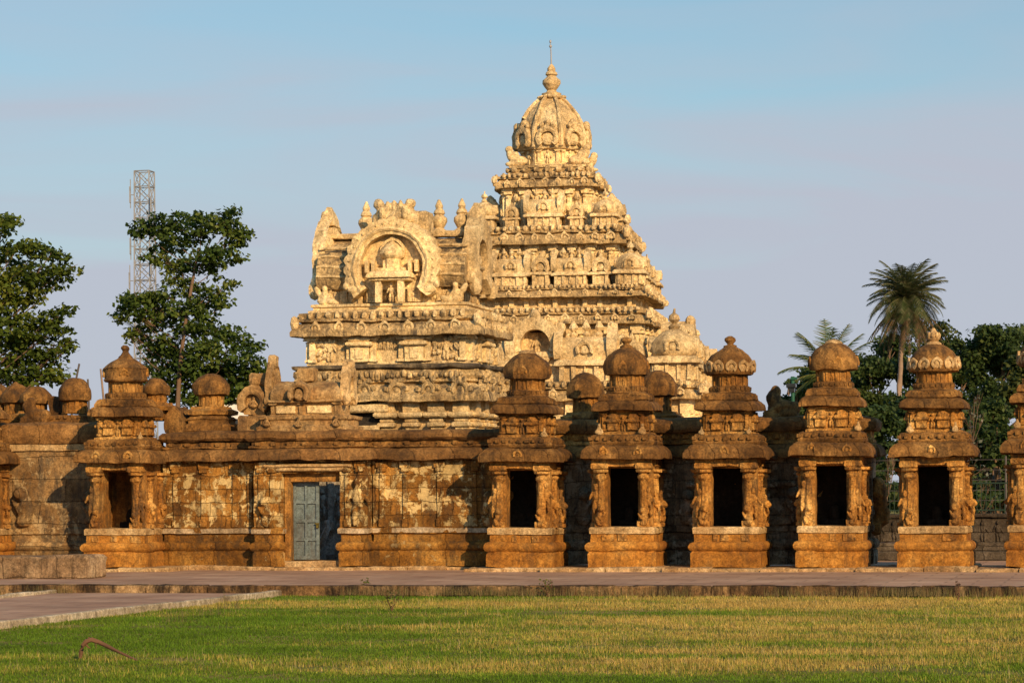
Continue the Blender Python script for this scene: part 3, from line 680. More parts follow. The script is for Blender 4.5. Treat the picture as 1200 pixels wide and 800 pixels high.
def barrel(mb, x0, x1, yc, hw, z0, z1, seg=.14, n=14):
    pr = []
    for i in range(n + 1):
        a = R(-28 + 236 * i / n); r_ = 1 + .12 * exp(-((a - pi / 2) / .3) ** 2)
        pr.append((-cos(a) * hw * 1.0, z0 + (sin(a) + .47) / 1.59 * (z1 - z0) * 1.0 * (r_ if a else 1)))
    m = max(2, round((x1 - x0) / seg)); vs = []; fs = []
    for k in range(m + 1):
        for y, z in pr: vs.append((x0 + (x1 - x0) * k / m, yc + y, z))
    q = n + 1
    for k in range(m):
        for i in range(n): fs.append((k * q + i, k * q + i + 1, (k + 1) * q + i + 1, (k + 1) * q + i))
        fs.append((k * q + n, k * q, (k + 1) * q, (k + 1) * q + n))
    fs.append(tuple(range(n, -1, -1))); fs.append(tuple(m * q + i for i in range(q)))
    mb.add(vs, [tuple(reversed(f)) for f in fs]); return mb
b = barrel(MB(), -7.0, -5.05, 1.95, .6, 4.42, 4.98, .1); b.box(-7.05, -5.0, 1.25, 2.65, 4.41, 4.48, .12, .02); build('barrel_roof', b, M['attic'], gate, .03, 2.6, loc=gl)
b = MB().box(-6.38, -5.92, 1.7, 2.2, 4.98, 5.36, .1, .03); build('ridge_block', b, M['attic'], gate, .04, 3, loc=gl)
b = MB().ring(-6.15, 4.66, 1.08, 1.4, .30, .16, -40, 220, 16, 0, .2, .03); b.ell((-6.15, 1.2, 4.62), (.17, .1, .17)); build('roof_niche', b, M['sand_pale'], gate, .02, loc=gl)
for x, q in ((-7.12, -1), (-4.98, 1)):
    b = MB().at(x, 1.95, 0, q * pi / 2)
    b.ring(0, 4.78, -.10, .10, .70, .34, -38, 218, 26, 11, .12, .04, .62); b.plate([(.5 * .62 * cos(R(-38 + 256 * i / 16)), 4.78 + .5 * sin(R(-38 + 256 * i / 16))) for i in range(17)], .0, .09); b.box(-.13, .13, -.1, .12, 5.4, 5.72 if q < 0 else 5.58, .1, .04); b.ell((0, -.04, 5.45), (.2, .15, .14)); b.ell((.2, 0, 5.25), (.11, .13, .14)); b.ell((-.2, 0, 5.25), (.11, .13, .14)); b.ell((.36, -.05, 4.5), (.12, .12, .16)); b.ell((-.36, -.05, 4.5), (.12, .12, .16))
    b.at(); build('end_gable', b, M['sand_pale'], gate, .02, 5, loc=gl)
b = MB().at(-7.62, 1.75, 0, 0); b.ring(0, 4.45, -.15, .25, .42, .22, -40, 220, 20, 8, .12, .04); b.box(-.3, .3, .05, .2, 4.1, 4.75, .2); b.sitter(0, .0, 4.28, .32); b.box(-.42, .42, -.1, .3, 3.62, 4.08, .12, .04); b.ell((0, 0, 5.0), (.14, .12, .16)); b.box(-.2, .55, .2, .6, 4.9, 5.25, .12, .05)
b.at(); build('end_arch', b, M['attic'], gate, .02, 5, loc=gl)
b = MB().box(-7.85, -7.0, 1.95, 2.7, 3.62, 4.72, .12, .06); b.box(-7.6, -7.05, 2.0, 2.6, 4.70, 5.05, .12, .06); b.box(-8.05, -7.5, 1.7, 2.6, 3.62, 3.95, .12, .05); build('attic_block', b, M['attic'], gate, .035, 3, loc=gl)
roof_dome(gate, gl, -9.1, 2.5, 4.36, 5.28, .45, 'oct', .34)
b = MB().loft(rect(-9.65, -8.45, 1.9, 2.9), [(0, 3.6), (.05, 3.7), (.02, 3.85), (-.06, 3.9), (-.06, 3.98), (-.02, 4.02), (-.1, 4.1)], .1); build('dome_base', b, M['sand_dark'], gate, .03, 3, loc=gl)
b = barrel(MB().at(-9.95, 2.2, 0, pi / 2), -.4, .5, 0, .3, 3.62, 4.35); b.at(); build('roof_vault', b, M['sand_dark'], gate, .03, 3, loc=gl)
roof_dome(gate, gl, -10.75, 2.6, 4.5, 5.2, .36, 'round', .3)

# enclosure walls
EB = (4.2, 2.9, 0); el = tuple(-q for q in EB)
enc = thing('enclosure_wall', 'dark carved wall with round coping behind the row of domed shrines', 'wall', EB)
wall_run(enc, el, -.55, 9.1, 2.5, 3.5, 2.9, M['wall_grey'], (.9, 1.95, 3.75, 4.7, 6.35, 7.3, 8.9), ((1.4, 'lion', 1.3), (4.2, 'lion', 1.2), (4.55, 'niche', 1), (6.75, 'niche', 1), (7.1, 'lion', 1.3), (1.75, 'figure', 1.2)), 6)
EP = rect(-.5, 9.05, 2.55, 3.5)
build('eave', MB().loft(EP, eave_profile(2.85, 3.18, .30), .12), M['sand_dark'], enc, .03, 2.2, loc=el, blocky=.022, bw=.9)
u = MB().loft(EP, [(.02, 3.16), (.08, 3.2), (.08, 3.27), (.02, 3.3), (.02, 3.5), (0, 3.52)], .12); dentils(u, -.4, 9, 2.53, 3.32, 3.46, .16, .14, .06); build('dentil_course', u, M['sand_carve'], enc, .025, 3, loc=el)
build('coping', MB().loft(EP, [(-.05, 3.50), (.14, 3.51), (.2, 3.6), (.2, 3.74), (.1, 3.86), (-.2, 3.90)], .12), M['coping'], enc, .026, 2, loc=el, blocky=.022, bw=.9)
roof_dome(enc, el, 1.2, 3.8, 4.1, 5.18, .46, 'oct', .36); roof_dome(enc, el, 3.22, 3.8, 4.1, 5.22, .46, 'oct', .36)
b = MB().box(1.1, 1.6, 2.6, 3.2, 3.86, 4.05, .1, .05); build('roof_block', b, M['sand_dark'], enc, .05, 3, loc=el); b = MB().box(1.55, 1.95, 2.9, 3.4, 3.86, 4.2, .1, .05); build('roof_block', b, M['sand_dark'], enc, .05, 3, loc=el)
b = MB().yali(9.25, 2.95, .95, 1.45, 1); b.ell((9.2, 2.95, 1.9), (.28, .3, .42)); b.box(8.95, 9.3, 2.7, 3.2, .8, 1.1, .1, .04); build('lion_bracket', b, M['sand_carve'], enc, .05, 4, loc=el, remesh=.035)
WB = (-15.5, 2.3, 0); wl = tuple(-q for q in WB)
enl = thing('enclosure_wall', 'patched grey plastered wall with thick block coping behind the old low plinth', 'wall', WB)
wall_run(enl, wl, -24, -11.95, 1.78, 2.9, 3.3, M['wall_left'], (), ((-14.35, 'lion', 1.5), (-12.35, 'lion', 1.3)), 9)
build('coping', MB().loft(rect(-24, -11.7, 1.85, 2.9), [(-.05, 3.36), (.16, 3.38), (.22, 3.5), (.24, 3.7), (.16, 3.9), (-.1, 3.98)], .12), M['coping'], enl, .03, 1.8, loc=wl, blocky=.022, bw=.9)
build('pale_band', MB().box(-24, -11.9, 1.72, 1.9, 3.18, 3.37, .14), M['sand_pale'], enl, .02, 3, loc=wl)
u = MB().box(-14.1, -12.5, 2.5, 3.6, 3.9, 4.2, .12, .05); dentils(u, -14.05, -12.5, 2.5, 4.1, 4.2, .1, .1, .05); build('dome_base', u, M['sand_dark'], enl, .03, 3, loc=wl)
roof_dome(enl, wl, -13.32, 3.0, 4.24, 5.24, .45, 'round', .36, plat=False)
roof_dome(enl, wl, -14.75, 3.6, 4.35, 5.05, .40, 'oct', .3)
roof_dome(enl, wl, -15.6, 4.2, 4.25, 5.22, .46, 'cone', .36)
roof_dome(enl, wl, -16.45, 4.6, 4.3, 5.2, .44, 'oct', .36)
b = MB().box(-14.2, -13.9, 3.2, 3.8, 3.9, 4.75, .1, .08); build('roof_block', b, M['sand_dark'], enl, .06, 2, loc=wl)

# stone bulls lying on the wall tops
def bull(X, Y, Z, q, s, label):
    b = MB(); e = b.ell
    e((0, 0, .22 * s), (.42 * s, .26 * s, .24 * s)); e((q * .2 * s, 0, .45 * s), (.24 * s, .22 * s, .3 * s), 10, 6, (q * .25, 0)); e((q * .16 * s, 0, .68 * s), (.16 * s, .16 * s, .16 * s)); e((-q * .3 * s, 0, .2 * s), (.24 * s, .25 * s, .22 * s))
    e((q * .3 * s, -.2 * s, .1 * s), (.2 * s, .08 * s, .08 * s)); e((-q * .2 * s, -.24 * s, .09 * s), (.22 * s, .08 * s, .08 * s)); b.box(-.46 * s, .46 * s, -.28 * s, .28 * s, -.06, .06 * s, .1, .03)
    o = build('stone_bull', b, M['sand_dark'], None, .04, 3, loc=(X, Y, Z), remesh=.035); return tag(o, label, 'statue')
bull(6.66, 2.95, 3.92, -1, .98, 'headless weathered stone bull on the wall top against the sky between two domed shrines')
bull(-14.25, 2.35, 4.0, -1, .85, 'small rounded stone bull on the block coping left of the dome near the left tree')

# low plinth at the left
p0 = gz(100, 678, ZT); p1 = gz(0, 678, ZT)
b = MB().box(p1.x - 4, p0.x, p0.y, p0.y + 1.3, ZT - .05, ZT + .56, .12, .05); b.box(p0.x - 1.15, p0.x + .03, p0.y - .03, p0.y + 1.33, ZT - .05, ZT + .58, .12, .07)
tag(build('low_plinth', b, M['block'], None, .03, 2.5), 'low blackened old stone plinth on the terrace in front of the left wall', 'plinth')

M['stair_wall'] = stone('pale_lime_wall', (.26, .23, .19), (.42, .38, .32), (.6, .55, .48), stain_amt=.4, carve=6)
# stairs seen through the door
st = thing('stair', 'dim stone steps and carved side wall seen through the open door', 'stairs', (-6.2, 4.2, 0))
b = MB()
for k in range(8): b.box(-.35 + k * .23, 2.2, .0, 1.1, ZT + k * .17, ZT + (k + 1) * .17, .3)
build('flight', b, M['grey_stone'], st, .01)
b = MB().box(-1.6, 1.9, 1.3, 1.6, ZT, 3.4, .2)
for x in (-.9, -.35, .2, .75): b.pilaster(x, 1.3, .9, 3.0, .2, .1); b.figure(x + .27, 1.27, 1.2, .9)
build('side_wall', b, M['stair_wall'], st, .03, 4)
b = MB().tube([(-.45, -.1, -.1), (-.36, -.1, .3), (-.2, -.1, .7), (-.05, -.1, 1.0), (-.1, -.1, 1.2)], [.12, .11, .10, .09, .06], 10); build('balustrade', b, M['stair_wall'], st, .03)

# ------------------------------------------------------------------ parts for the plastered towers
def cornice_on(mb, orn, poly_hw, z0, z1, over, faces, step=.55, frieze=True, rg=rng):
    h = z1 - z0
    mb.loft(poly_hw, eave_profile(z0, z0 + h * .58, over), .16)
    mb.loft(poly_hw, [(over * .3, z0 + h * .57), (over * .62, z0 + h * .62), (over * .62, z0 + h * .72), (over * .45, z0 + h * .76), (over * .5, z0 + h * .94), (over * .2, z1)], .16)
    for (fx, fy, a, hw) in faces:
        orn.at(fx, fy, 0, a); n = max(2, int(2 * hw / step))
        for i in range(n):
            x = -hw + (i + .5) * 2 * hw / n
            orn.kudu(x, -over * .95, z0 + h * .34, h * rg.uniform(.2, .26))
        if frieze:
            n = int(2 * hw / (h * .36))
            for i in range(n):
                x = -hw + (i + .5) * 2 * hw / n
                orn.ell((x, -over * .6, z0 + h * .86), (h * .13, h * .12, h * rg.uniform(.13, .2)), 6, 4)
        # upturned corner leaves
        for q in (-1, 1): orn.ell((q * (hw + over * .75), -over * .75, z0 + h * .55), (h * .2, h * .2, h * .3), 6, 4)
    orn.at()
def faces4(hx, hy): return [(0, -hy, 0, hx), (hx, 0, pi / 2, hy), (0, hy, pi, hx), (-hx, 0, -pi / 2, hy)]
def kuta(mb, s):
    mb.box(-.40 * s, .40 * s, -.40 * s, .40 * s, 0, .36 * s, .14)
    for a in (0, pi / 2, pi, -pi / 2):
        pass
    for q in (-.32, -.12, .12, .32): mb.box(q * s - .04 * s, q * s + .04 * s, -.44 * s, -.38 * s, .02 * s, .34 * s, .3); mb.box(.38 * s, .44 * s, q * s - .04 * s, q * s + .04 * s, .02 * s, .34 * s, .3); mb.box(-.44 * s, -.38 * s, q * s - .04 * s, q * s + .04 * s, .02 * s, .34 * s, .3)
    mb.loft(rect(-.4 * s, .4 * s, -.4 * s, .4 * s), eave_profile(.34 * s, .48 * s, .12 * s), .12)
    mb.loft(octa(0, 0, .40 * s), [(-.06 * s, .46 * s), (0.02 * s, .52 * s), (.05 * s, .62 * s), (.02 * s, .76 * s), (-.1 * s, .9 * s), (-.26 * s, 1.0 * s), (-.36 * s, 1.02 * s)], .12)
    mb.lathe(0, 0, [(.09 * s, 1.0 * s), (.12 * s, 1.06 * s), (.05 * s, 1.12 * s), (.12 * s, 1.2 * s), (.09 * s, 1.28 * s), (.03 * s, 1.32 * s), (.02 * s, 1.42 * s)], 8)
    for k in range(4):
        a = k * pi / 2; x0, y0, z0, a0 = mb.T; c, n = cos(a0), sin(a0); lx, ly = .42 * s * sin(a), -.42 * s * cos(a)
        sv = mb.T; mb.T = (x0 + c * lx - n * ly, y0 + n * lx + c * ly, z0, a0 + a); mb.kudu(0, -.06 * s, .66 * s, .17 * s); mb.T = sv
def sala(mb, s, L=.55):
    mb.box(-L * s, L * s, -.3 * s, .3 * s, 0, .36 * s, .14)
    for q in (-.9, -.45, .45, .9): mb.box(q * L * s - .05 * s, q * L * s + .05 * s, -.36 * s, -.28 * s, .02 * s, .34 * s, .3)
    mb.figure(0, -.33 * s, .02 * s, .34 * s, 0)
    mb.loft(rect(-L * s, L * s, -.3 * s, .3 * s), eave_profile(.34 * s, .48 * s, .12 * s), .12)
    barrel(mb, -L * s, L * s, 0, .33 * s, .47 * s, .98 * s, .2, 9)
    for q in (-1, 1):
        x0, y0, z0, a0 = mb.T; c, n = cos(a0), sin(a0); sv = mb.T; lx = q * L * s
        mb.T = (x0 + c * lx, y0 + n * lx, z0, a0 + q * pi / 2); mb.ring(0, .74 * s, -.12 * s, .08 * s, .38 * s, .2 * s, -40, 220, 14, 6, .35, .02)
        mb.ell((0, 0, 1.18 * s), (.1 * s, .12 * s, .12 * s), 6, 4); mb.T = sv
    mb.kudu(0, -.42 * s, .68 * s, .2 * s)
    for q in (-.5, 0, .5): mb.lathe(q * L * s, 0, [(.06 * s, .95 * s), (.09 * s, 1.02 * s), (.04 * s, 1.08 * s), (.1 * s, 1.16 * s), (.02 * s, 1.32 * s)], 7)
def panjara(mb, s):
    mb.box(-.3 * s, .3 * s, -.25 * s, .3 * s, 0, .4 * s, .14)
    for q in (-.22, .22): mb.box(q * s - .06 * s, q * s + .06 * s, -.31 * s, -.22 * s, .02 * s, .38 * s, .3)
    mb.loft(rect(-.3 * s, .3 * s, -.25 * s, .3 * s), eave_profile(.37 * s, .48 * s, .1 * s), .12)
    mb.ring(0, .66 * s, -.32 * s, .2 * s, .30 * s, .15 * s, -45, 225, 14, 6, .3, .03)
    mb.ell((0, -.2 * s, .64 * s), (.17 * s, .1 * s, .17 * s), 7, 4); mb.ell((0, -.1 * s, 1.04 * s), (.06 * s, .06 * s, .1 * s), 6, 4)

# ------------------------------------------------------------------ barrel roofed entrance shrine (cream stucco)
HX, HY = -5.38, 9.1
hall = thing('entrance_shrine', 'cream stucco shrine with long barrel roof and big horseshoe arch behind the gatehouse', 'shrine', (HX, HY, 0))
b = MB().loft(rect(-2.45, 2.45, -1.75, 1.75), [(.25, ZT), (.25, .8), (.05, .9), (0, 1.0), (0, 4.62)], .25); build('lower_wall', b, M['cream'], hall, .02, 3)
for fx, fy, a, hw in faces4(2.45, 1.75):
    n = 7 if hw > 2 else 4
    for i in range(n):
        x = -hw + .22 + i * (2 * hw - .44) / (n - 1)
        if a == 0 and -1.6 < x < -.2: continue
        b = MB().at(fx, fy, 0, a); b.box(x - .17, x + .17, -.16, .05, 1.0, 3.85, .3); b.box(x - .26, x + .26, -.26, .05, 3.85, 3.98, .2, .03); b.box(x - .2, x + .2, -.2, .05, 3.98, 4.12, .2, .03); b.box(x - .36, x + .36, -.34, .05, 4.12, 4.27, .2, .05); b.box(x - .24, x + .24, -.22, .05, 4.27, 4.6, .2)
        b.at(); build('pilaster', b, M['cream'], hall, .015, 4)
b = MB().box(-1.5, -.15, -1.82, -1.70, 1.0, 4.45, .3); build('painted_recess', b, M['gap'], hall, .005)  # black slab on the wall face, painted as the shaded opening
b = MB().box(-1.9, -.2, -2.02, -1.8, 3.72, 3.9, .2, .04); build('stone_beam', b, M['cream'], hall, .02); b = MB().box(-1.7, .1, -2.1, -1.76, 4.28, 4.52, .2, .04); build('stone_beam', b, M['cream'], hall, .02)
b = MB().loft(rect(.35, .8, -1.92, -1.75), [(0, 3.2), (-.02, 3.5), (-.1, 3.9), (-.2, 4.05)], .1); build('wall_relief', b, M['cream'], hall, .02)
bm_, om = MB(), MB(); hw_poly = rect(-2.48, 2.48, -1.75, 1.75)
bm_.loft(hw_poly, eave_profile(4.58, 5.12, .50), .16)
bm_.loft(hw_poly, [(.15, 5.1), (.26, 5.16), (.22, 5.22), (.28, 5.3), (.28, 5.48), (.2, 5.52)], .16)
for fx, fy, a, hw in faces4(2.48, 1.75):
    om.at(fx, fy, 0, a)
    for i in range(int(hw * 2 / .95) + 1):
        x = -hw + i * .95; om.kudu(x, -.48, 4.92, .22 + .05 * (i % 2))
        for k in range(6): an = k * pi / 3; om.ell((x + .3 * cos(an), -.46, 4.95 + .28 * sin(an)), (.09, .09, .09), 5, 3)
    n = int(hw * 2 / .16)
    for i in range(n): om.ell((-hw + i * .16, -.28, 5.36 + rng.uniform(-.06, .06)), (.08, .1, rng.uniform(.07, .15)), 6, 4)
om.at(); build('lower_cornice', bm_, M['cream_worn'], hall, .045, 2.2, extra=[(om, M['cream_worn'])])
b = MB().loft(rect(-2.5, 2.5, -1.78, 1.78), [(.2, 5.51), (.3, 5.56), (.32, 5.63), (.26, 5.66), (-.1, 5.70)], .2); build('dark_ledge', b, M['dark_worn'], hall, .035, 2)
b = MB().loft(rect(-2.40, 2.40, -1.68, 1.68), [(.06, 5.68), (.06, 5.74), (0, 5.78), (0, 6.55)], .2); build('upper_wall', b, M['cream'], hall, .018, 3)
for fx, fy, a, hw in faces4(2.40, 1.68):
    b = MB().at(fx, fy, 0, a)
    xs = (-2.28, -1.15, -.42, .42, 1.2, 2.25) if hw > 2 else (-1.55, -.6, .6, 1.55)
    b.at()
    for x in xs: build('pilaster', MB().at(fx, fy, 0, a).pilaster(x, 0, 5.76, 6.52, .2, .12), M['cream_clean'], hall, .012, 4)
    for x in ((-.82, .82) if hw > 2 else (0,)):
        b = MB().at(fx, fy, 0, a); b.box(x - .28, x + .28, -.2, .02, 5.76, 6.22, .12); b.box(x - .4, x + .4, -.32, .02, 6.22, 6.34, .12, .03); b.box(x - .32, x + .32, -.26, .02, 6.34, 6.5, .12, .06); b.box(x - .12, x + .12, -.23, -.18, 5.84, 6.16, .2)
        build('wall_niche', b, M['cream_clean'], hall, .012, 4)
    for x in ((-1.75, 1.75) if hw > 2 else (-1.05, 1.05)):
        b = MB().at(fx, fy, 0, a); b.box(x - .42, x + .42, -.012, .02, 5.78, 6.5, .3)
        for k in range(16): b.ell((x + rng.uniform(-.4, .4), -.04, 5.84 + rng.uniform(0, .62)), (rng.uniform(.05, .12), .09, rng.uniform(.05, .14)), 6, 4, (rng.uniform(-1, 1), 0))
        b.figure(x, -.06, 5.78, .7); build('carved_panel', b, M['cream_carve'], hall, .02, 6)
    if hw > 2:
        b = MB().at(fx, fy, 0, a); b.box(-.4, .4, -.012, .02, 6.1, 6.48, .3)
        for k in range(7): b.figure(-.33 + k * .11, -.04, 6.12, .32, 0)
        build('carved_panel', b, M['cream_carve'], hall, .02, 6)
bm_, om = MB(), MB(); cornice_on(bm_, om, rect(-2.42, 2.42, -1.7, 1.7), 6.50, 7.22, .44, faces4(2.42, 1.7), .62)
build('upper_cornice', bm_, M['cream_worn'], hall, .035, 2.6, extra=[(om, M['cream_carve'])])
b = MB().loft(rect(-2.3, 2.3, -1.6, 1.6), [(.1, 7.2), (.12, 7.28), (.0, 7.31), (.0, 7.37), (.06, 7.39), (.06, 7.46), (-.1, 7.48)], .2); build('platform', b, M['cream_clean'], hall, .015, 3)
b = MB().loft(rect(-1.98, 1.98, -1.22, 1.22), [(0, 7.46), (0, 7.95)], .2)
for fx, fy, a, hw in faces4(1.98, 1.22):
    b.at(fx, fy, 0, a)
    for i in range(9 if hw > 1.5 else 5):
        n = 9 if hw > 1.5 else 5; x = -hw + .08 + i * (2 * hw - .16) / (n - 1); b.box(x - .07, x + .07, -.07, .02, 7.47, 7.93, .2)
    for i in range(8): b.ell((-hw + (i + .5) * hw / 4, -.02, 7.7), (.12, .06, .16), 6, 4)
b.at(); build('neck', b, M['cream_carve'], hall, .015, 5)
b = barrel(MB(), -2.25, 2.25, 0, 1.5, 7.92, 9.42, .14, 26); b.loft(rect(-2.22, 2.22, -1.28, 1.28), [(0, 7.9), (.06, 7.93), (.06, 8.0), (0, 8.03)], .2)
rb_ = b; b = MB()
for q in (-1, 1):
    for z in (8.25, 8.55, 8.85, 9.12): 
        b.box(-2.25, 2.25, *(sorted((q * (1.525 - max(0, z - 8.5) * .62), q * (1.44 - max(0, z - 8.5) * .62)))), z, z + .07, .2)
b.box(-2.3, 2.3, -.32, .32, 9.5, 9.66, .2, .03); build('barrel_roof', rb_, M['cream_worn'], hall, .03, 2.5, extra=[(b, M['cream'])])
for q in (-1, 1):
    b = MB().at(q * 2.24, 0, 0, q * pi / 2)
    b.ring(0, 8.72, -.24, .14, 1.34, .86, -42, 222, 40, 19, .05, .06, .78)
    b.ring(0, 8.72, -.22, .10, .9, .70, -42, 222, 30, 0, .02, .02, .8)
    # horn shaped crest leaning outward
    b.loft(rect(-.24, .24, -.2, .16), [(.04, 9.9), (.02, 10.12), (-.05, 10.3), (-.13, 10.48)], .1); b.ell((0, -.18, 10.2), (.16, .14, .18)); b.ell((.2, -.1, 10.0), (.15, .16, .16)); b.ell((-.2, -.1, 10.0), (.15, .16, .16))
    for s_ in (-1, 1): b.ell((s_ * 1.0, -.2, 7.95), (.2, .2, .3)); b.ell((s_ * 1.14, -.12, 8.2), (.12, .16, .2))
    b.plate([(1.15 * .8 * cos(R(-42 + 264 * i / 26)), 8.72 + 1.15 * sin(R(-42 + 264 * i / 26))) for i in range(27)], .02, .16)
    b.at(); go = build('end_gable', b, M['cream'], hall, .03, 3.5)
    b = MB().at(q * 2.24, 0, 0, q * pi / 2); b.box(-.28, .28, -.1, .1, 7.95, 8.5, .15); b.box(-.4, .4, -.16, .1, 8.5, 8.62, .15, .03); b.ell((0, 0, 8.75), (.26, .18, .24)); b.at(); build('niche_shrine', b, M['cream'], go, .012)
AX = .12
b = MB().ring(AX, 8.50, -1.78, -.9, 1.36, .96, -38, 218, 60, 27, .02, .03); b.ring(AX, 8.50, -1.83, -1.6, 1.18, 1.06, -38, 218, 44, 0, 0, .03)
for i in range(25):
    a = R(-30 + 240 * i / 24); b.ell((AX + 1.27 * cos(a), -1.80, 8.5 + 1.27 * sin(a)), (.045, .04, .045), 6, 4)
for q in (-1, 1):
    b.ell((AX + q * 1.15, -1.75, 7.88), (.2, .12, .14)); b.ell((AX + q * 1.36, -1.75, 7.98), (.11, .1, .12))
arch = build('horseshoe_arch', b, M['cream_clean'], hall, .02, 4)
b = MB().plate([(AX + 1.0 * cos(R(-38 + 256 * i / 30)), 8.5 + 1.0 * sin(R(-38 + 256 * i / 30))) for i in range(31)], -1.45, -1.3); build('arch_recess', b, M['cream_clean'], arch, .008, 3)
b = MB()
for x in (-.34, .34): b.box(AX + x - .085, AX + x + .085, -1.98, -1.8, 7.46, 8.1, .12)
b.box(AX - .6, AX + .6, -2.05, -1.5, 8.1, 8.2, .12, .02); b.loft(rect(AX - .5, AX + .5, -1.98, -1.45), eave_profile(8.18, 8.38, .16), .1)
b.box(AX - .42, AX + .42, -1.86, -1.45, 8.36, 8.48, .12)
for x in (-.55, -.2, .2, .55, .75, -.75): b.box(AX + x - .05, AX + x + .05, -1.75, -1.45, 8.36, 8.72, .2)
b.loft(octa(AX, -1.6, .24), [(0, 8.46), (0, 8.75), (.06, 8.8), (.1, 8.9), (.06, 9.05), (-.08, 9.2), (-.18, 9.25)], .1); b.ring(AX, 8.98, -1.62, -1.45, .38, .3, -30, 210, 16)
b.lathe(AX, -1.6, [(.08, 9.22), (.04, 9.3), (.02, 9.4)], 8); build('niche_shrine', b, M['cream_clean'], arch, .012, 5)
build('niche_figure', MB().figure(AX, -1.75, 7.5, .55), M['cream_carve'], arch, .012, 6)
for x in (-.62, .62): build('niche_panel', MB().box(AX + x - .2, AX + x + .2, -1.5, -1.2, 7.5, 7.9, .15).figure(AX + x, -1.5, 7.5, .38), M['cream_carve'], arch, .012, 6)
b = MB()   # crest of lions over the arch
for q in (-1, 1): b.ell((AX + q * .34, -1.2, 10.05), (.28, .35, .34)); b.ell((AX + q * .48, -1.3, 10.38), (.16, .22, .16)); b.ell((AX + q * .2, -1.4, 10.2), (.1, .12, .3)); b.ell((AX + q * .62, -1.3, 9.9), (.1, .12, .22)); b.ell((AX + q * .12, -1.5, 9.88), (.12, .12, .14)); b.ell((AX + q * .34, -1.52, 10.1), (.09, .1, .2))
b.ell((AX, -1.3, 9.95), (.3, .3, .28)); b.box(AX - .6, AX + .95, -1.1, -.4, 9.5, 10.2, .15, .06); b.ell((AX, -1.4, 10.3), (.1, .1, .2))
build('lion_crest', b, M['cream_carve'], hall, .03, 6, remesh=.04)
for x in (-1.12, 1.12, 1.82):
    b = MB().lathe(x, 0, [(.2, 9.6), (.24, 9.68), (.14, 9.76), (.18, 9.82), (.25, 9.95), (.24, 10.06), (.14, 10.16), (.18, 10.2), (.15, 10.28), (.1, 10.34), (.12, 10.42), (.03, 10.62)], 14); build('kalasha_finial', b, M['cream'], hall, .012, 5)
for q in (-1, 1):
    b = MB().sitter(q * 1.98, -1.45, 7.42, .62); b.ell((q * 1.75, -1.5, 7.55), (.25, .12, .1), 8, 5, (.3, 0)); b.ell((q * 2.2, -1.42, 7.85), (.1, .1, .2), 6, 4, (q * .5, 0)); build('kneeling_figure', b, M['cream_clean'], hall, .02, 6, remesh=.03)

# ------------------------------------------------------------------ the great tower
VY = 27.0; VX = at(647, 200, VY).x
tw = thing('temple_tower', 'tall cream stepped pyramid tower crowned by a ribbed dome and spire', 'temple tower', (VX, VY, 0), R(5))
def ratha(hw, p=.16, w1=.42, w2=.78, p2=.08):
    pts = [(-hw, -hw), (-hw * w2, -hw), (-hw * w2, -hw - p2), (-hw * w1, -hw - p2), (-hw * w1, -hw - p), (hw * w1, -hw - p), (hw * w1, -hw - p2), (hw * w2, -hw - p2), (hw * w2, -hw), (hw, -hw)]
    o = []
    for k in range(4):
        a = k * pi / 2
        for x, y in pts[:-1]: o.append((x * cos(a) - y * sin(a), x * sin(a) + y * cos(a)))
    return o
def tier_wall(name, hw, z0, z1, npil, mat, fig=True, p=.16):
    wb = MB().loft(ratha(hw, p), [(0.04, z0), (.04, z0 + .06), (0, z0 + .09), (0, z1)], .25); b = MB(); f = MB()
    for fx, fy, a, w_ in faces4(hw, hw):
        b.at(fx, fy, 0, a); f.at(fx, fy, 0, a)
        for i in range(npil):
            x = -w_ + .12 + i * (2 * w_ - .24) / (npil - 1); off = -p if abs(x) < hw * .42 else (-.08 if abs(x) < hw * .78 else 0)
            b.pilaster(x, off, z0 + .05, z1 - .02, .2, .1)
            if fig and i < npil - 1:
                xm = x + (w_ - .12) / (npil - 1); f.figure(xm, off - .08, z0 + .08, (z1 - z0) * .8)
    build(name, wb, mat, tw, .018, 3.5, extra=[(b, M['cream_clean']), (f, M['cream_carve'])] if fig else [(b, M['cream_clean'])])
def tier_cornice(hw, z0, z1, over, step):
    bm_, om = MB(), MB(); cornice_on(bm_, om, ratha(hw), z0, z1, over, [(fx * 1.02, fy * 1.02, a, h) for fx, fy, a, h in faces4(hw + .1, hw + .1)], step)
    build('cornice', bm_, M['cream_worn'], tw, .03, 2.8, extra=[(om, M['cream_carve'])])
PROTO = {}
def pav(kind, s, x, y, z, a):
    key = (kind, s)
    nm = {'kuta': 'corner_pavilion', 'sala': 'barrel_pavilion', 'panjara': 'niche_pavilion'}[kind]
    if key not in PROTO: 
        me = []
        for v_ in range(3):
            b = MB(); {'kuta': kuta, 'sala': sala, 'panjara': panjara}[kind](b, s); o = build(nm, b, M['cream'], tw, .010 + .008 * s, 5); me.append(o)
        PROTO[key] = [me, 0]
    P = PROTO[key]; i = P[1]; P[1] += 1
    if i < 3: o = P[0][i]
    else:
        o = P[0][i % 3].copy(); COL.objects.link(o)
    o.location = (x, y, z); o.rotation_euler = (0, 0, a)
def ring_of(seq, y, z):
    """seq : (kind, size, x) along one face ; repeated on the four faces"""
    for k in range(4):
        a = k * pi / 2
        for kind, s, x in seq:
            yy = -y + (0 if kind == 'kuta' else -.05)
            if kind == 'kuta' and x < 0: continue        # shared corners
            pav(kind, s, x * cos(a) - yy * sin(a), x * sin(a) + yy * cos(a), z, a)
tier_wall('base_wall', 5.3, ZT, 5.05, 9, M['cream'], True)
tier_cornice(5.3, 5.0, 5.65, .45, .7)
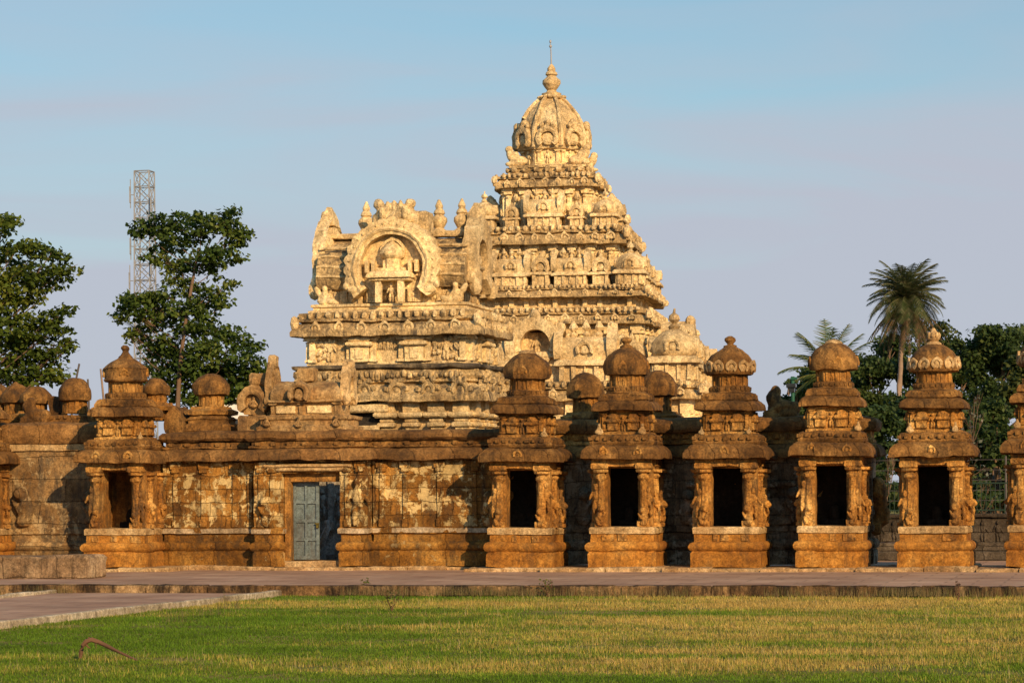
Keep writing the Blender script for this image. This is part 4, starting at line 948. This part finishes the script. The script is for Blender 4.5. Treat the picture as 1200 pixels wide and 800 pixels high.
ring_of([('kuta', 1.75, 4.75), ('panjara', 1.45, 3.3), ('sala', 1.6, 1.75), ('sala', 1.6, -1.75), ('panjara', 1.45, -3.3)], 4.75, 5.65)
tier_wall('first_storey', 3.45, 5.6, 7.72, 8, M['cream_carve'])
# front and side porches with large arches
for k in range(4):
    a = k * pi / 2; c, s_ = cos(a), sin(a); px, py = s_ * 4.6, -c * 4.6
    b = MB().at(px, py, 0, a); b.box(-.95, .95, -.35, 1.0, 5.6, 6.55, .2)
    for x in (-.8, -.35, .35, .8): b.pilaster(x, -.35, 5.62, 6.5, .16, .1)
    b.loft(rect(-.9, .9, -.3, .9), eave_profile(6.5, 6.72, .2), .15); b.ring(0, 6.95, -.5, .9, .88, .52, -22, 202, 34, 15, .1, .05); b.box(-.6, .6, .1, .3, 6.6, 7.4, .3); b.figure(0, 0, 6.6, .7); b.ell((0, -.35, 7.95), (.2, .2, .22))
    for x in (-1.12, 1.12): b.figure(x, -.1, 5.75, 1.6)
    b.at(); build('porch_arch', b, M['cream'], tw, .025, 4)
tier_cornice(3.42, 7.7, 8.28, .36, .55)
tier_wall('second_storey', 3.2, 8.25, 8.68, 13, M['cream'], False)
tier_cornice(3.36, 8.65, 9.08, .34, .5)
ring_of([('kuta', 1.12, 3.12), ('panjara', 1.0, 2.1), ('sala', 1.02, 1.05), ('panjara', 1.05, 0), ('sala', 1.02, -1.05), ('panjara', 1.0, -2.1)], 3.12, 9.06)
tier_wall('third_storey', 2.5, 9.05, 10.6, 8, M['cream_carve'])
tier_cornice(2.58, 10.55, 11.22, .34, .5)
ring_of([('kuta', .95, 2.15), ('panjara', .8, 1.15), ('sala', 1.05, 0), ('panjara', .8, -1.15)], 2.15, 11.2)
tier_wall('fourth_storey', 1.5, 11.15, 12.72, 6, M['cream_carve'])
tier_cornice(1.5, 12.68, 13.2, .30, .42)
b = MB().loft(rect(-1.4, 1.4, -1.4, 1.4), [(0, 13.15), (0, 13.28), (-.08, 13.3), (-.08, 13.42), (-.02, 13.44), (-.02, 13.52), (-.1, 13.54)], .15)
for fx, fy, a, h in faces4(1.42, 1.42):
    b.at(fx, fy, 0, a)
    for i in range(7): b.ell((-1.2 + i * .4, -.02, 13.36), (.13, .1, .11), 6, 4)
b.at(); build('platform', b, M['cream_worn'], tw, .02, 4)
for qx in (-1, 1):
    for qy in (-1, 1):
        b = MB().at(qx * 1.12, qy * 1.12, 13.5, 0 if qy < 0 else pi); e = b.ell; f = qx * (1 if qy < 0 else -1)
        e((-.05 * f, 0, .2), (.36, .2, .2)); e((f * .22, 0, .42), (.17, .16, .24), 8, 5, (f * .3, 0)); e((f * .28, -.05, .62), (.15, .13, .13)); e((f * .05, 0, .42), (.14, .13, .12)); e((f * .25, -.1, .1), (.18, .1, .08)); b.at()
        build('bull_statue', b, M['cream'], tw, .02, 6, remesh=.035)
b = MB().loft(octa(0, 0, 1.0), [(.12, 13.48), (.12, 13.58), (0, 13.62), (0, 14.12), (.1, 14.2)], .12)
for k in range(8):
    a = k * pi / 4; b.at(sin(a), -cos(a), 0, a); b.pilaster(-.33, 0, 13.6, 14.12, .12, .07); b.pilaster(.33, 0, 13.6, 14.12, .12, .07)
    b.figure(0, -.06, 13.6, .5)
b.at(); build('neck', b, M['cream_clean'], tw, .012, 5)
rd = 1.14; D = [(-.1, 14.12), (.02, 14.14), (.06, 14.2), (.07, 14.4), (.05, 14.7), (-.03, 15.0), (-.16, 15.3), (-.35, 15.6), (-.58, 15.88), (-.80, 16.08), (-.95, 16.18), (-1.0, 16.2)]
b = MB().loft(octa(0, 0, rd), D, .12); domeb = b
NB = []
for k in range(8):
    b = MB(); NB.append(b); a = k * pi / 4; b.at((rd + .08) * sin(a), -(rd + .08) * cos(a), 0, a); b.ring(0, 14.5, -.16, .2, .40, .22, -45, 225, 22, 9, .28, .04); b.ell((0, -.05, 14.46), (.24, .1, .24)); b.ell((0, -.02, 15.05), (.13, .16, .17)); b.ell((-.2, -.06, 14.95), (.1, .1, .12)); b.ell((.2, -.06, 14.95), (.1, .1, .12))
b = MB()
for k in range(8):
    a = k * pi / 4 + pi / 8; rr = rd / cos(pi / 8)
    b.tube([((rr + o * 1.05 + .0) * sin(a), -(rr + o * 1.05) * cos(a), z + .01) for o, z in D[2:]], [.085] * 5 + [.075, .07, .06, .05, .045], 6)
for k in range(16):
    a = k * pi / 8; b.ell((.42 * sin(a), -.42 * cos(a), 16.1), (.12, .12, .07), 6, 4)
dome = build('dome', domeb, M['cream_carve'], tw, .03, 3, extra=[(b, M['cream'])])
for b in NB: build('dome_niche', b, M['cream_carve'], dome, .025, 5)
b = MB().lathe(0, 0, [(.34, 16.15), (.36, 16.24), (.2, 16.3), (.16, 16.36), (.24, 16.46), (.33, 16.6), (.32, 16.72), (.2, 16.82), (.16, 16.88), (.22, 16.92), (.2, 17.0), (.14, 17.04), (.15, 17.14), (.1, 17.22), (.04, 17.3)], 20); fin = build('kalasha_finial', b, M['cream'], tw, .008, 5)
b = MB().tube([(0, 0, 17.25), (-.01, 0, 17.7), (-.03, 0, 18.1)], [.03, .022, .018], 8); b.ell((-.025, 0, 17.95), (.055, .055, .06)); b.ell((-.03, 0, 18.12), (.04, .04, .07)); build('spire', b, M['steel'], fin, 0)
# ================================================================== TREES AND PLANTS
G1 = [(.025, .045, .010), (.05, .085, .016), (.085, .13, .024), (.15, .18, .04)]
G2 = [(.022, .040, .014), (.040, .068, .020), (.065, .10, .028), (.10, .13, .04)]
GY = [(.05, .07, .012), (.09, .115, .02), (.14, .15, .03), (.19, .16, .04)]
def limb(mb, p0, p1, r0, r1, sag=.0, n=5, k=7):
    p0, p1 = Vector(p0), Vector(p1); L = (p1 - p0).length; pts = []; rr = []
    j = Vector((rng.uniform(-1, 1), rng.uniform(-1, 1), rng.uniform(-.5, .5))) * L * .08
    for i in range(n + 1):
        t = i / n; pts.append(p0.lerp(p1, t) + j * sin(pi * t) + Vector((0, 0, sag * L * sin(pi * t)))); rr.append(r0 + (r1 - r0) * t)
    mb.tube(pts, rr, k)
def px_clumps(lst, Y, dep=.8, grow=1.22):
    """foliage pads surveyed from the camera station: (u, v, half width px, half height px, depth offset m)"""
    o = []
    for u, v, a, b, dy in lst:
        p = at(u, v, Y + dy); s = scl(u, Y + dy); o.append((tuple(p), (a / s * grow, a / s * dep * grow, b / s * grow)))
    return o
def satellites(cl, n, seed, reach=1.0):
    rg = random.Random(seed); o = list(cl)
    for c, r in cl:
        for k in range(n):
            a = rg.uniform(0, 2 * pi); q = rg.uniform(.6, 1.15) * reach; f = rg.uniform(.35, .7)
            o.append(((c[0] + r[0] * q * cos(a), c[1] + r[1] * rg.uniform(-1, 1), c[2] + r[2] * q * sin(a)), (r[0] * f, r[1] * f, r[2] * f)))
    return o
def tree(name, label, base, clumps, per, lsize, cols, trunk_top, r0, bark, group=None, cat='tree', limbs=True, up=.5, nl=999):
    t = thing(name, label, cat, base, 0, group); base = Vector(base)
    tb = MB(); tt = Vector(trunk_top)
    limb(tb, (0, 0, -.2), tt - base, r0, r0 * .35, 0, 8, 9)
    if limbs:
        for c, r in clumps[:nl]:
            c = Vector(c) - base; axis = tt - base
            f = min(.95, max(.3, (c.z - 1.2 * sqrt((c.x - axis.x * .6) ** 2 + (c.y) ** 2) * .6) / max(axis.z, .1)))
            st = axis * f; limb(tb, st, c, r0 * (1 - f * .6) * .3, r0 * .08, -.05, 5, 6)
            for q in range(3):
                e = c + Vector((rng.uniform(-.7, .7) * r[0], rng.uniform(-.7, .7) * r[1], rng.uniform(-.5, .8) * r[2])); limb(tb, st.lerp(c, .65), e, r0 * .09, r0 * .04, .05, 3, 5)
    build('trunk', tb, bark, t, .01, 3)
    P, O = clump_points(clumps, per); P = P - np.array(base)
    V = leaf_cards(P, lsize, O * .6, up); quadmesh('crown', V, tints(len(P), cols, P, .9), M['leaf'], t)
    return t
# broad-leaved tree behind the bell domed shrine
TY = 40
cl = px_clumps([(258, 258, 20, 9, 0), (278, 278, 17, 10, .5), (235, 268, 20, 9, -.5), (212, 262, 22, 10, .4), (188, 268, 24, 11, 0), (165, 266, 16, 8, -.4), (262, 295, 20, 9, .2), (240, 300, 18, 8, -.8), (205, 290, 18, 9, .8), (222, 312, 26, 8, .2), (186, 300, 12, 8, 0), (250, 318, 10, 6, .3), (200, 310, 14, 7, .6),
 (196, 345, 22, 10, 0), (172, 352, 18, 9, .4), (156, 366, 18, 11, -.4), (140, 372, 10, 8, 0), (186, 372, 24, 12, .5), (210, 362, 18, 10, -.6), (165, 388, 16, 9, .3), (250, 342, 17, 7, 0), (268, 334, 9, 5, .2), (238, 352, 18, 9, .5), (262, 354, 12, 6, -.3), (152, 395, 8, 7, 0),
 (252, 395, 26, 10, 0), (280, 402, 20, 10, .4), (232, 412, 26, 12, -.4), (205, 418, 20, 12, .3), (268, 420, 26, 12, -.5), (296, 428, 18, 12, 0), (245, 436, 30, 14, .6), (285, 448, 24, 14, .2), (210, 442, 24, 14, -.2), (192, 458, 20, 12, 0), (262, 462, 30, 14, .3), (180, 430, 12, 8, .2), (226, 336, 14, 8, 0), (216, 384, 20, 11, .3), (240, 372, 16, 9, -.3), (196, 404, 18, 11, 0), (176, 412, 14, 10, .4), (225, 430, 24, 14, -.6), (225, 462, 24, 14, .2), (205, 325, 14, 7, 0), (150, 350, 12, 8, 0), (270, 268, 16, 10, .3), (225, 280, 18, 9, 0), (302, 445, 10, 10, 0)], TY)
b0 = at(229, 600, TY); b0.z = -.2
tree('broadleaf_tree', 'dark leafy tree in loose tiers in front of the lattice mast', b0, satellites(cl, 2, 1), 520, .23, G1, at(233, 290, TY), .15, M['bark'], nl=len(cl))
TY = 34
cl = px_clumps([(-8, 262, 26, 10, 0), (10, 256, 14, 6, .3), (22, 290, 26, 9, 0), (52, 296, 22, 8, .2), (-6, 300, 26, 12, .5), (70, 300, 10, 6, 0), (78, 316, 16, 7, .2), (46, 318, 26, 10, -.3), (12, 322, 28, 10, .3), (56, 334, 18, 7, .5), (-12, 335, 26, 14, 0), (20, 345, 22, 9, 0), (36, 352, 14, 7, .2),
 (72, 366, 12, 8, 0), (50, 378, 22, 9, .2), (60, 388, 16, 8, -.3), (26, 378, 24, 10, 0), (0, 366, 24, 14, .3), (5, 392, 26, 12, -.3), (34, 398, 26, 10, .2), (74, 408, 14, 8, 0), (60, 418, 18, 10, .3), (36, 424, 26, 12, .4), (14, 412, 24, 12, .3), (60, 436, 20, 10, 0), (40, 444, 26, 10, .3), (18, 440, 20, 10, -.2), (-10, 430, 24, 16, .6), (82, 404, 8, 6, 0)], TY)
b0 = at(-22, 600, TY); b0.z = -.2
tree('broadleaf_tree', 'brighter green tree cut off by the left edge of the photo', b0, satellites(cl, 2, 2), 520, .23, [(.025, .04, .006), (.055, .085, .012), (.10, .14, .02), (.16, .18, .03)], at(-22, 330, TY), .2, M['bark'], nl=len(cl))

def woods(u, vt, vb, hw, Y, label, cols=G2, nm='bushy_tree', n=34, per=600, ls=.29, seed=0, dy=3.5, lobes=None):
    rg = random.Random(seed); cl = []
    for i in range(n):
        a = rg.uniform(0, 2 * pi); q = sqrt(rg.random()); h = rg.random()
        wv = 1 - .55 * max(0, (h - .45) / .55) ** 1.5 - (.25 * (.25 - h) / .25 if h < .25 else 0)
        uu = u + hw * q * cos(a) * wv; vv = vb + (vt - vb) * h
        r = hw * rg.uniform(.2, .36); cl.append((uu, min(vv + r * .6, vb), r, r * rg.uniform(.55, .8), dy * q * sin(a)))
    cl = px_clumps(cl, Y, .9); b0 = at(u, 600, Y); b0.z = -.3
    n0 = len(cl); cl = satellites(cl, 3, seed + 50, 1.0)
    tree(nm, label, b0, cl, per, ls, cols, at(u, vt + (vb - vt) * .35, Y), .3, M['bark'], 'trees beyond the temple on the right', nl=n0)
woods(1175, 372, 540, 62, 95, 'big dark tree rising highest at the right edge behind the last shrine', G2, seed=1)
woods(1112, 384, 560, 60, 110, 'mid green round tree directly right of the tall palm trunk', [(.02, .035, .01), (.035, .06, .015), (.06, .085, .02), (.085, .10, .03)], seed=2)
woods(1030, 392, 580, 48, 112, 'dark dense tree directly behind and left of the palm trunk', G2, seed=3)
woods(965, 425, 590, 46, 100, 'dark low tree under the short coconut palm', G2, seed=4)
woods(1210, 400, 600, 50, 80, 'olive tree half outside the right edge of the photo', [(.03, .045, .012), (.05, .07, .018), (.08, .095, .025), (.10, .11, .03)], seed=5)
woods(1012, 470, 630, 46, 70, 'blackish lower tree seen between the two rightmost full shrines', G2, seed=6)
woods(1095, 450, 630, 60, 75, 'blackish spreading tree behind the shrine with the leaf finial', G2, seed=7)
woods(1165, 470, 640, 50, 60, 'shadowed tree in the gap before the last cut off shrine', G2, seed=8)
woods(925, 445, 600, 26, 90, 'small dark tree beside the green post', G2, seed=10)
# shrubs nearer
def shrub(u, vt, vb, hw, Y, label, cols, per=150, ls=.16, n=16, seed=0):
    rg = random.Random(seed); cl = []
    for i in range(n):
        h = rg.random(); cl.append((u + hw * rg.uniform(-1, 1) * (1 - .5 * h), vb + (vt - vb) * h, hw * rg.uniform(.22, .4), hw * rg.uniform(.2, .45), rg.uniform(-.8, .8)))
    cl = px_clumps(cl, Y); b0 = at(u, 640, Y); b0.z = -.15
    tree('shrub', label, b0, cl, per, ls, cols, at(u, (vt + vb) / 2, Y), .06, M['bark'], 'shrubs beyond the shrines', 'shrub')
shrub(1140, 462, 560, 22, 14, 'pale grey leaved shrub right of the leaf finial shrine', [(.04, .06, .03), (.07, .09, .05), (.16, .17, .13), (.34, .33, .28)], 120, .13, 18, 1)
shrub(1040, 520, 640, 18, 24, 'dark bush behind the green fence beside the lion bracket', G2, 130, .18, 16, 2)
shrub(1152, 560, 640, 22, 26, 'dark bush behind the wire fence in the right gap', G2, 130, .18, 16, 3)

# palms
def frond(mbv, tv, o, az, el, L, droop, cols, n=26, wid=.55, fold=.3):
    d = Vector((cos(az), sin(az), 0)); pts = []
    for i in range(n + 1):
        t = i / n; ang = el - droop * t ** 1.3
        if i == 0: p = Vector(o)
        else: p = p + (d * cos(ang) + Vector((0, 0, sin(ang)))) * (L / n)
        pts.append((p.copy(), ang))
    sd = Vector((-d.y, d.x, 0))
    for i in range(2, n + 1):
        p, ang = pts[i]; t = i / n; fw = (d * cos(ang) + Vector((0, 0, sin(ang)))); upv = sd.cross(fw) * -1
        l = wid * (sin(pi * min(1, .12 + .88 * t)) ** .6 + .15)
        for q in (-1, 1):
            tip = p + (sd * q * .8 + fw * .75 + Vector((0, 0, -fold + rng.uniform(-.15, .1)))).normalized() * l * rng.uniform(.8, 1.1)
            w2 = fw * (L / n * .42)
            mbv.append([p - w2, p + w2, tip + w2 * .15, tip - w2 * .15]); c = cols[rng.randrange(len(cols))]; tv.append(c)
    for i in range(n):   # midrib
        a, b_ = pts[i][0], pts[i + 1][0]; h = Vector((0, 0, .03)); mbv.append([a - h, b_ - h, b_ + h, a + h]); tv.append(cols[-1])
def palm(label, u, v, Y, zb, L, nf, lim, r0, dead=0, seed=0, name='palm_tree', azs=None):
    c = at(u, v, Y); base = Vector((c.x + .1, Y, zb)); t = thing(name, label, 'palm tree', base)
    tb = MB(); limb(tb, (0, 0, 0), c - base, r0 * 1.1, r0 * .85, 0, 24, 10); build('trunk', tb, M['bark_pale'], t, .04, 2.5)
    mv, tv = [], []
    for i in range(nf):
        az = i * 2.399 + rng.uniform(-.2, .2); k = i / nf; el = lim[1] + (lim[0] - lim[1]) * k ** .8
        frond(mv, tv, (c - base), az, el, L * rng.uniform(.85, 1.1), rng.uniform(.9, 1.5) * (1.1 - .3 * k), [(.06, .085, .03), (.09, .11, .04), (.12, .13, .06), (.16, .15, .08)], 26, L * .24)
    quadmesh('crown', np.array([[tuple(x) for x in q] for q in mv]), np.array(tv), M['leaf'], t)
    if dead:
        mv, tv = [], []
        for i in range(dead):
            frond(mv, tv, (c - base) + Vector((0, 0, -.3)), i * 2.399, rng.uniform(-.9, -.35), L * rng.uniform(.9, 1.4), rng.uniform(.5, .9), [(.14, .085, .045), (.18, .11, .06), (.11, .08, .04), (.09, .09, .035)], 22, L * .13, .6)
        quadmesh('dead_fronds', np.array([[tuple(x) for x in q] for q in mv]), np.array(tv), M['leaf'], t)
palm('tall date palm with a round crown and a skirt of brown hanging fronds', 1062, 350, 88, -.3, 2.65, 96, (1.4, -.75), .15, 40)
# young coconut palm with upright fronds
c = at(970, 440, 86); base = Vector((c.x, 86, -.3)); t = thing('palm_tree', 'short coconut palm with a few stiff fronds above the smooth domed shrine', 'palm tree', base)
tb = MB(); limb(tb, (0, 0, 0), c - base, .16, .12, 0, 10, 9); build('trunk', tb, M['bark'], t, .03, 2)
mv, tv = [], []
for az, el, L, dr in ((pi, .95, 2.6, 1.0), (pi, .55, 3.0, 1.1), (2.6, 1.25, 3.2, .7), (1.6, 1.45, 3.5, .5), (.6, 1.3, 3.4, .5), (.15, 1.1, 3.2, .55), (-.3, .9, 3.3, .6), (3.3, .2, 2.4, 1.0), (3.6, 1.2, 3.2, .8), (4.8, 1.3, 3.2, .7), (3.05, -.1, 2.6, 1.1), (5.3, .8, 3.0, 1.0), (2.2, .9, 3.0, 1.0)):
    frond(mv, tv, c - base, az + TH, el, L, dr, [(.05, .085, .022), (.075, .115, .03), (.10, .14, .035), (.17, .17, .05)], 28, .75, .35)
quadmesh('crown', np.array([[tuple(x) for x in q] for q in mv]), np.array(tv), M['leaf'], t)

# ------------------------------------------------------------------ lattice mast
MY = 180; mt = at(169, 201, MY); mb_ = at(169, 600, MY); s_ = scl(168, MY); hwd = 9.5 / s_
mast = thing('lattice_mast', 'grey steel lattice communications mast behind the left tree', 'mast', (mt.x, MY, -.3)); H = mt.z + .3
b = MB(); br = MB(); r_ = .055
for sx in (-1, 1):
    for sy in (-1, 1): build('leg', MB().tube([(sx * hwd * 1.15, sy * hwd * 1.15, 0), (sx * hwd * .95, sy * hwd * .95, H)], [r_ * 1.5, r_ * 1.3], 5), M['steel'], mast, 0)
n = 22
for i in range(n):
    z0, z1 = H * i / n, H * (i + 1) / n; h = hwd * (1.15 - .2 * i / n)
    for k in range(4):
        cs = [(-h, -h), (h, -h), (h, h), (-h, h)]; p, q = cs[k], cs[(k + 1) % 4]
        br.tube([(*p, z1), (*q, z1)], [r_, r_], 4); br.tube([(*p, z0), (*q, z1)], [r_ * .8] * 2, 4); br.tube([(*q, z0), (*p, z1)], [r_ * .8] * 2, 4)
build('bracing', br, M['steel'], mast, 0)
for dx, z in ((-1.35, .93), (1.35, .9), (-1.35, .78), (1.3, .72), (-1.5, .68), (1.35, .62), (-1.6, .6)):
    b = MB().box(dx * hwd - .07, dx * hwd + .07, -hwd - .35, -hwd - .22, H * z - .8, H * z + .8, 5, .02); b.tube([(dx * hwd, -hwd - .2, H * z - 1.3), (dx * hwd, -hwd - .2, H * z + 1.5)], [.05, .05], 5); b.tube([(dx * hwd, -hwd - .2, H * z), (dx * .8 * hwd, -hwd * .9, H * z)], [.04, .04], 4); build('antenna', b, M['steel'], mast, 0)

# white house between tree and gatehouse roof
hp = at(284, 600, 60); hs = scl(284, 60); hz = at(284, 465, 60).z
house = thing('house', 'small white flat roofed house half hidden behind the left end of the gatehouse roof', 'house', (hp.x, 60, -.3))
build('wall', MB().box(-2.2, .75, -1, 4, 0, hz, 1), M['white'], house, 0); build('roof_slab', MB().box(-2.4, .95, -1.2, 4.2, hz + .003, hz + .22, 1), M['white'], house, 0)
wn = build('window', MB().box(-.25, .25, -1.05, -.95, hz - 1.6, hz - .75, 1), M['white'], house, 0); build('pane', MB().box(-.19, .19, -1.07, -1.04, hz - 1.54, hz - .81, 1), M['glass'], wn, 0)

M['low_wall'] = stone('shaded_low_wall', (.03, .022, .015), (.07, .055, .04), (.12, .095, .07), stain_amt=.6, blocks=(.8, .4))  # shadow on this wall is put into its dark base colours
# fences and posts on the right
fy = 9.5; fx0 = at(1005, 600, fy).x; fx1 = at(1215, 600, fy).x
fw = thing('low_wall', 'low grey wall with carved slabs under the green fence behind the rightmost shrines', 'wall', ((fx0 + fx1) / 2, fy, 0)); L = fx1 - fx0
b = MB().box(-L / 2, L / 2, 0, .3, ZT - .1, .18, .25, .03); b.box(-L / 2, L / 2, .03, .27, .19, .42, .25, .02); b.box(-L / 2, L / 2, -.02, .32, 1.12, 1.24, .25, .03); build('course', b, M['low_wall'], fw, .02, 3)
b = MB().box(-L / 2, L / 2, .06, .24, .43, 1.11, .25, .02)
x = -L / 2 + .2
while x < L / 2 - .2: b.figure(x, .05, .45, .6); x += .42
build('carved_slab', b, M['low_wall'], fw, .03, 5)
fn = thing('metal_fence', 'green vertical bar fence standing on the low carved wall', 'fence', ((fx0 + fx1) / 2, fy + .15, 1.24))
b = MB(); x = -L / 2
while x < L / 2: b.tube([(x, 0, 0), (x, 0, .85)], [.011, .011], 5); x += .13
build('bars', b, M['fence'], fn, 0); build('rail', MB().box(-L / 2, L / 2, -.02, .02, .85, .89, 3, .003), M['fence'], fn, 0); build('rail', MB().box(-L / 2, L / 2, -.02, .02, .08, .12, 3, .003), M['fence'], fn, 0)
wf = thing('wire_fence', 'thin wire fence on posts in the gap before the last shrine', 'fence', (fx1 - 2, fy + 3, -.1))
for x in (-3, -1, 1, 3): build('post', MB().tube([(x, 0, 0), (x, 0, 3.0)], [.03, .03], 6), M['rust'], wf, 0)
b = MB()
for k in range(9): b.tube([(-3, 0, .5 + k * .3), (3, 0, .5 + k * .3)], [.008, .008], 4)
build('wires', b, M['rust'], wf, 0)
gp = at(930, 600, 8); gt = at(930, 441, 8); gpo = thing('post', 'bright green lamp post right of the headless stone bull', 'lamp post', (gp.x, 8, ZT)); H = gt.z - ZT
build('pole', MB().tube([(0, 0, 0), (0, 0, H)], [.06, .055], 10), M['post_green'], gpo, 0); build('lamp_box', MB().box(-.17, .1, -.14, .1, H - .32, H - .2, 1, .02).box(-.1, .06, -.09, .05, H - .45, H - .325, 1, .01), M['glass'], gpo, 0); build('clamp', MB().box(-.05, .12, -.08, .08, H - .1, H - .02, 1, .01), M['post_green'], gpo, 0)
# rods standing on the left roofs
for u0, v0, u1, v1, Y, lab in ((84, 470, 93, 426, 8, 'dark leaning rod sticking up behind the left round dome'), (122, 475, 118, 432, 8, 'thin upright rod left of the bell domed shrine'), (104, 470, 103, 444, 8, 'short thin stub of rod between the two longer rods')):
    p, q = at(u0, v0, Y), at(u1, v1, Y); b = MB().tube([(0, 0, -1.0), (0, 0, 0), tuple(q - p)], [.035, .035, .03], 7)
    tag(build('rod', b, M['rust'] if v1 != 432 else M['bark_pale'], None, .004, loc=tuple(p)), lab, 'rod')

# ================================================================== LAWN
def dryness(P):
    q = P * np.array([.35, 1.0, 0]); return vnoise(q, .33, 21) * .8 + vnoise(q, .9, 22) * .45 + vnoise(P * np.array([1, 1, 0]), 2.2, 23) * .3 + .15 * np.clip((P[:, 1] + 24) / 8, -1, 1)
def lawn_points(n):
    y = nrg.uniform(gz(600, 815, ZL).y - 1, YK - .3, n); wv = (y - CAM[1]) / cd[1]
    x = CAM[0] - np.tan(TH) * (y - CAM[1]) + nrg.uniform(-1, 1, n) * wv * .23
    k = ((x < XL(y) - .12) | (x > XR(y) + .12)); x, y = x[k], y[k]
    return np.stack([x, y, np.full(len(x), ZL - .045)], 1)
def blades(P, hgt, wid, lean):
    n = len(P); az = nrg.uniform(0, 2 * pi, n); d = np.stack([np.cos(az), np.sin(az), np.zeros(n)], 1); s = np.stack([-np.sin(az), np.cos(az), np.zeros(n)], 1)
    h = hgt[:, None]; tip = P + d * h * nrg.uniform(0, lean, n)[:, None] + np.array([0, 0, 1]) * h * nrg.uniform(.7, 1, n)[:, None]; w2 = s * wid
    return np.stack([P - w2, P + w2, tip + w2 * .2, tip - w2 * .2], 1)
P = lawn_points(470000); dr = dryness(P) * 1.15 + .25 * vnoise(P, 4.0, 91) + nrg.normal(0, .28, len(P)) - .12 * np.clip((6 - P[:, 0]) / 6, -1, 1)
k = np.clip((dr + .38) / 1.25, 0, 1)[:, None]
gA, gB, gC = np.array([.105, .185, .014]), np.array([.215, .26, .03]), np.array([.50, .34, .095])
col = np.where(k < .5, gA + (gB - gA) * k * 2, gB + (gC - gB) * (k * 2 - 1)) * nrg.uniform(.6, 1.35, (len(P), 1)) * (1 + .3 * vnoise(P, 1.3, 77))[:, None]
bare = vnoise(P * np.array([.5, 1, 0]), .8, 55) + .5 * vnoise(P, 2.6, 56); kp = (bare < .62) | (nrg.random(len(P)) < .25); P, k, col = P[kp], k[kp], col[kp]
V = blades(P, nrg.uniform(.016, .05, len(P)) * (1 + .5 * (k[:, 0] > .6)) * (1 + .5 * np.clip(vnoise(P, .9, 60) + .6 * vnoise(P, 3.0, 61), -.6, 1.4)), .0065, .9)
V2P = lawn_points(22000); d2 = dryness(V2P); V2P = V2P[(d2 > -.05) & (nrg.random(len(d2)) < .75)]
V2 = blades(V2P, nrg.uniform(.07, .22, len(V2P)) * nrg.uniform(.6, 1, len(V2P)), .0028, .7); c2 = np.array([.46, .36, .17]) * nrg.uniform(.6, 1.25, (len(V2P), 1))
g = quadmesh('lawn_grass', np.concatenate([V, V2]), np.concatenate([col, c2]), M['grass']); g['kind'] = 'stuff'; g['label'] = 'short patchy green and straw coloured lawn grass'; g['category'] = 'grass'
# weeds along the kerb and path
def weed_cards(x0, x1, y0, y1, z, n, h, cols):
    P = np.stack([nrg.uniform(x0, x1, n), nrg.uniform(y0, y1, n), np.full(n, z)], 1); V = blades(P, nrg.uniform(h * .4, h, n), .004, .5); return V, tints(n, cols)
A = []
for x0, x1, n in ((-1.5, 6.5, 1100), (1, 3, 500), (8, 15, 900), (10.5, 12, 400), (-9, -7.8, 160)): A.append(weed_cards(x0, x1, YK - .75, YK - .25, ZL, n, .26, [(.10, .12, .03), (.22, .16, .07), (.28, .2, .1)]))
for u, v in ((248, 720), (272, 712), (300, 705), (205, 728)):
    p = gz(u, v, ZL); A.append(weed_cards(p.x - .2, p.x + .2, p.y - .2, p.y + .2, ZL, 26, .42, [(.14, .13, .05), (.2, .15, .07)]))
w_ = quadmesh('weeds', np.concatenate([a[0] for a in A]), np.concatenate([a[1] for a in A]), M['grass']); w_['kind'] = 'stuff'; w_['label'] = 'dry weeds along the kerb'; w_['category'] = 'weeds'
def herb(u, v, h, r, label, cols, n=70, z=ZL):
    p = gz(u, v, z); t = thing('weed_plant', label, 'weed', p); tb = MB()
    for k in range(5): limb(tb, (0, 0, -.03), (rng.uniform(-r, r), rng.uniform(-r, r), h * rng.uniform(.6, 1)), .008, .004, 0, 3, 5)
    build('stem', tb, M['twig'], t, 0); P = np.stack([nrg.normal(0, r * .6, n), nrg.normal(0, r * .6, n), nrg.uniform(.05, h, n)], 1); quadmesh('leaves', leaf_cards(P, .06), tints(n, cols), M['leaf'], t)
herb(642, 697, .35, .12, 'small yellow green weed growing at the kerb below the worn domed shrine', GY); herb(428, 694, .34, .1, 'leafy weed at the kerb below the gate wall', GY); herb(459, 714, .38, .16, 'brown twiggy tuft standing alone on the lawn', [(.07, .07, .02), (.12, .10, .035)]); herb(1123, 702, .4, .05, 'single dark stalk at the kerb before the leaf finial shrine', [(.06, .04, .03), (.09, .06, .04)], 20)
# fallen branch
p = gz(94, 769, ZL); s_ = 1 / scl(94, p.y); r3 = Vector((cos(TH), sin(TH), 0)); up = Vector((0, 0, 1)); fwd = Vector((-sin(TH), cos(TH), 0))
def bp(u, v, dy=0): return r3 * ((u - 94) * s_) + up * ((769 - v) * s_) + fwd * dy
b = MB().tube([bp(94, 770), bp(95, 762), bp(97, 756), bp(101, 751), bp(107, 749), bp(116, 752), bp(128, 757, -.1), bp(142, 763, -.2), bp(156, 768, -.3), bp(172, 774, -.45)], [.024, .03, .034, .038, .036, .03, .026, .021, .016, .008], 9)
b.tube([bp(105, 749), bp(104, 746)], [.014, .008], 6); b.tube([bp(99, 753), bp(103, 758), bp(106, 759)], [.014, .012, .008], 6); b.tube([bp(112, 751), bp(113, 760)], [.008, .004], 5)
tag(build('fallen_branch', b, M['twig'], None, .008, 12, loc=tuple(p)), 'curved dry brown branch lying on the lawn', 'branch')
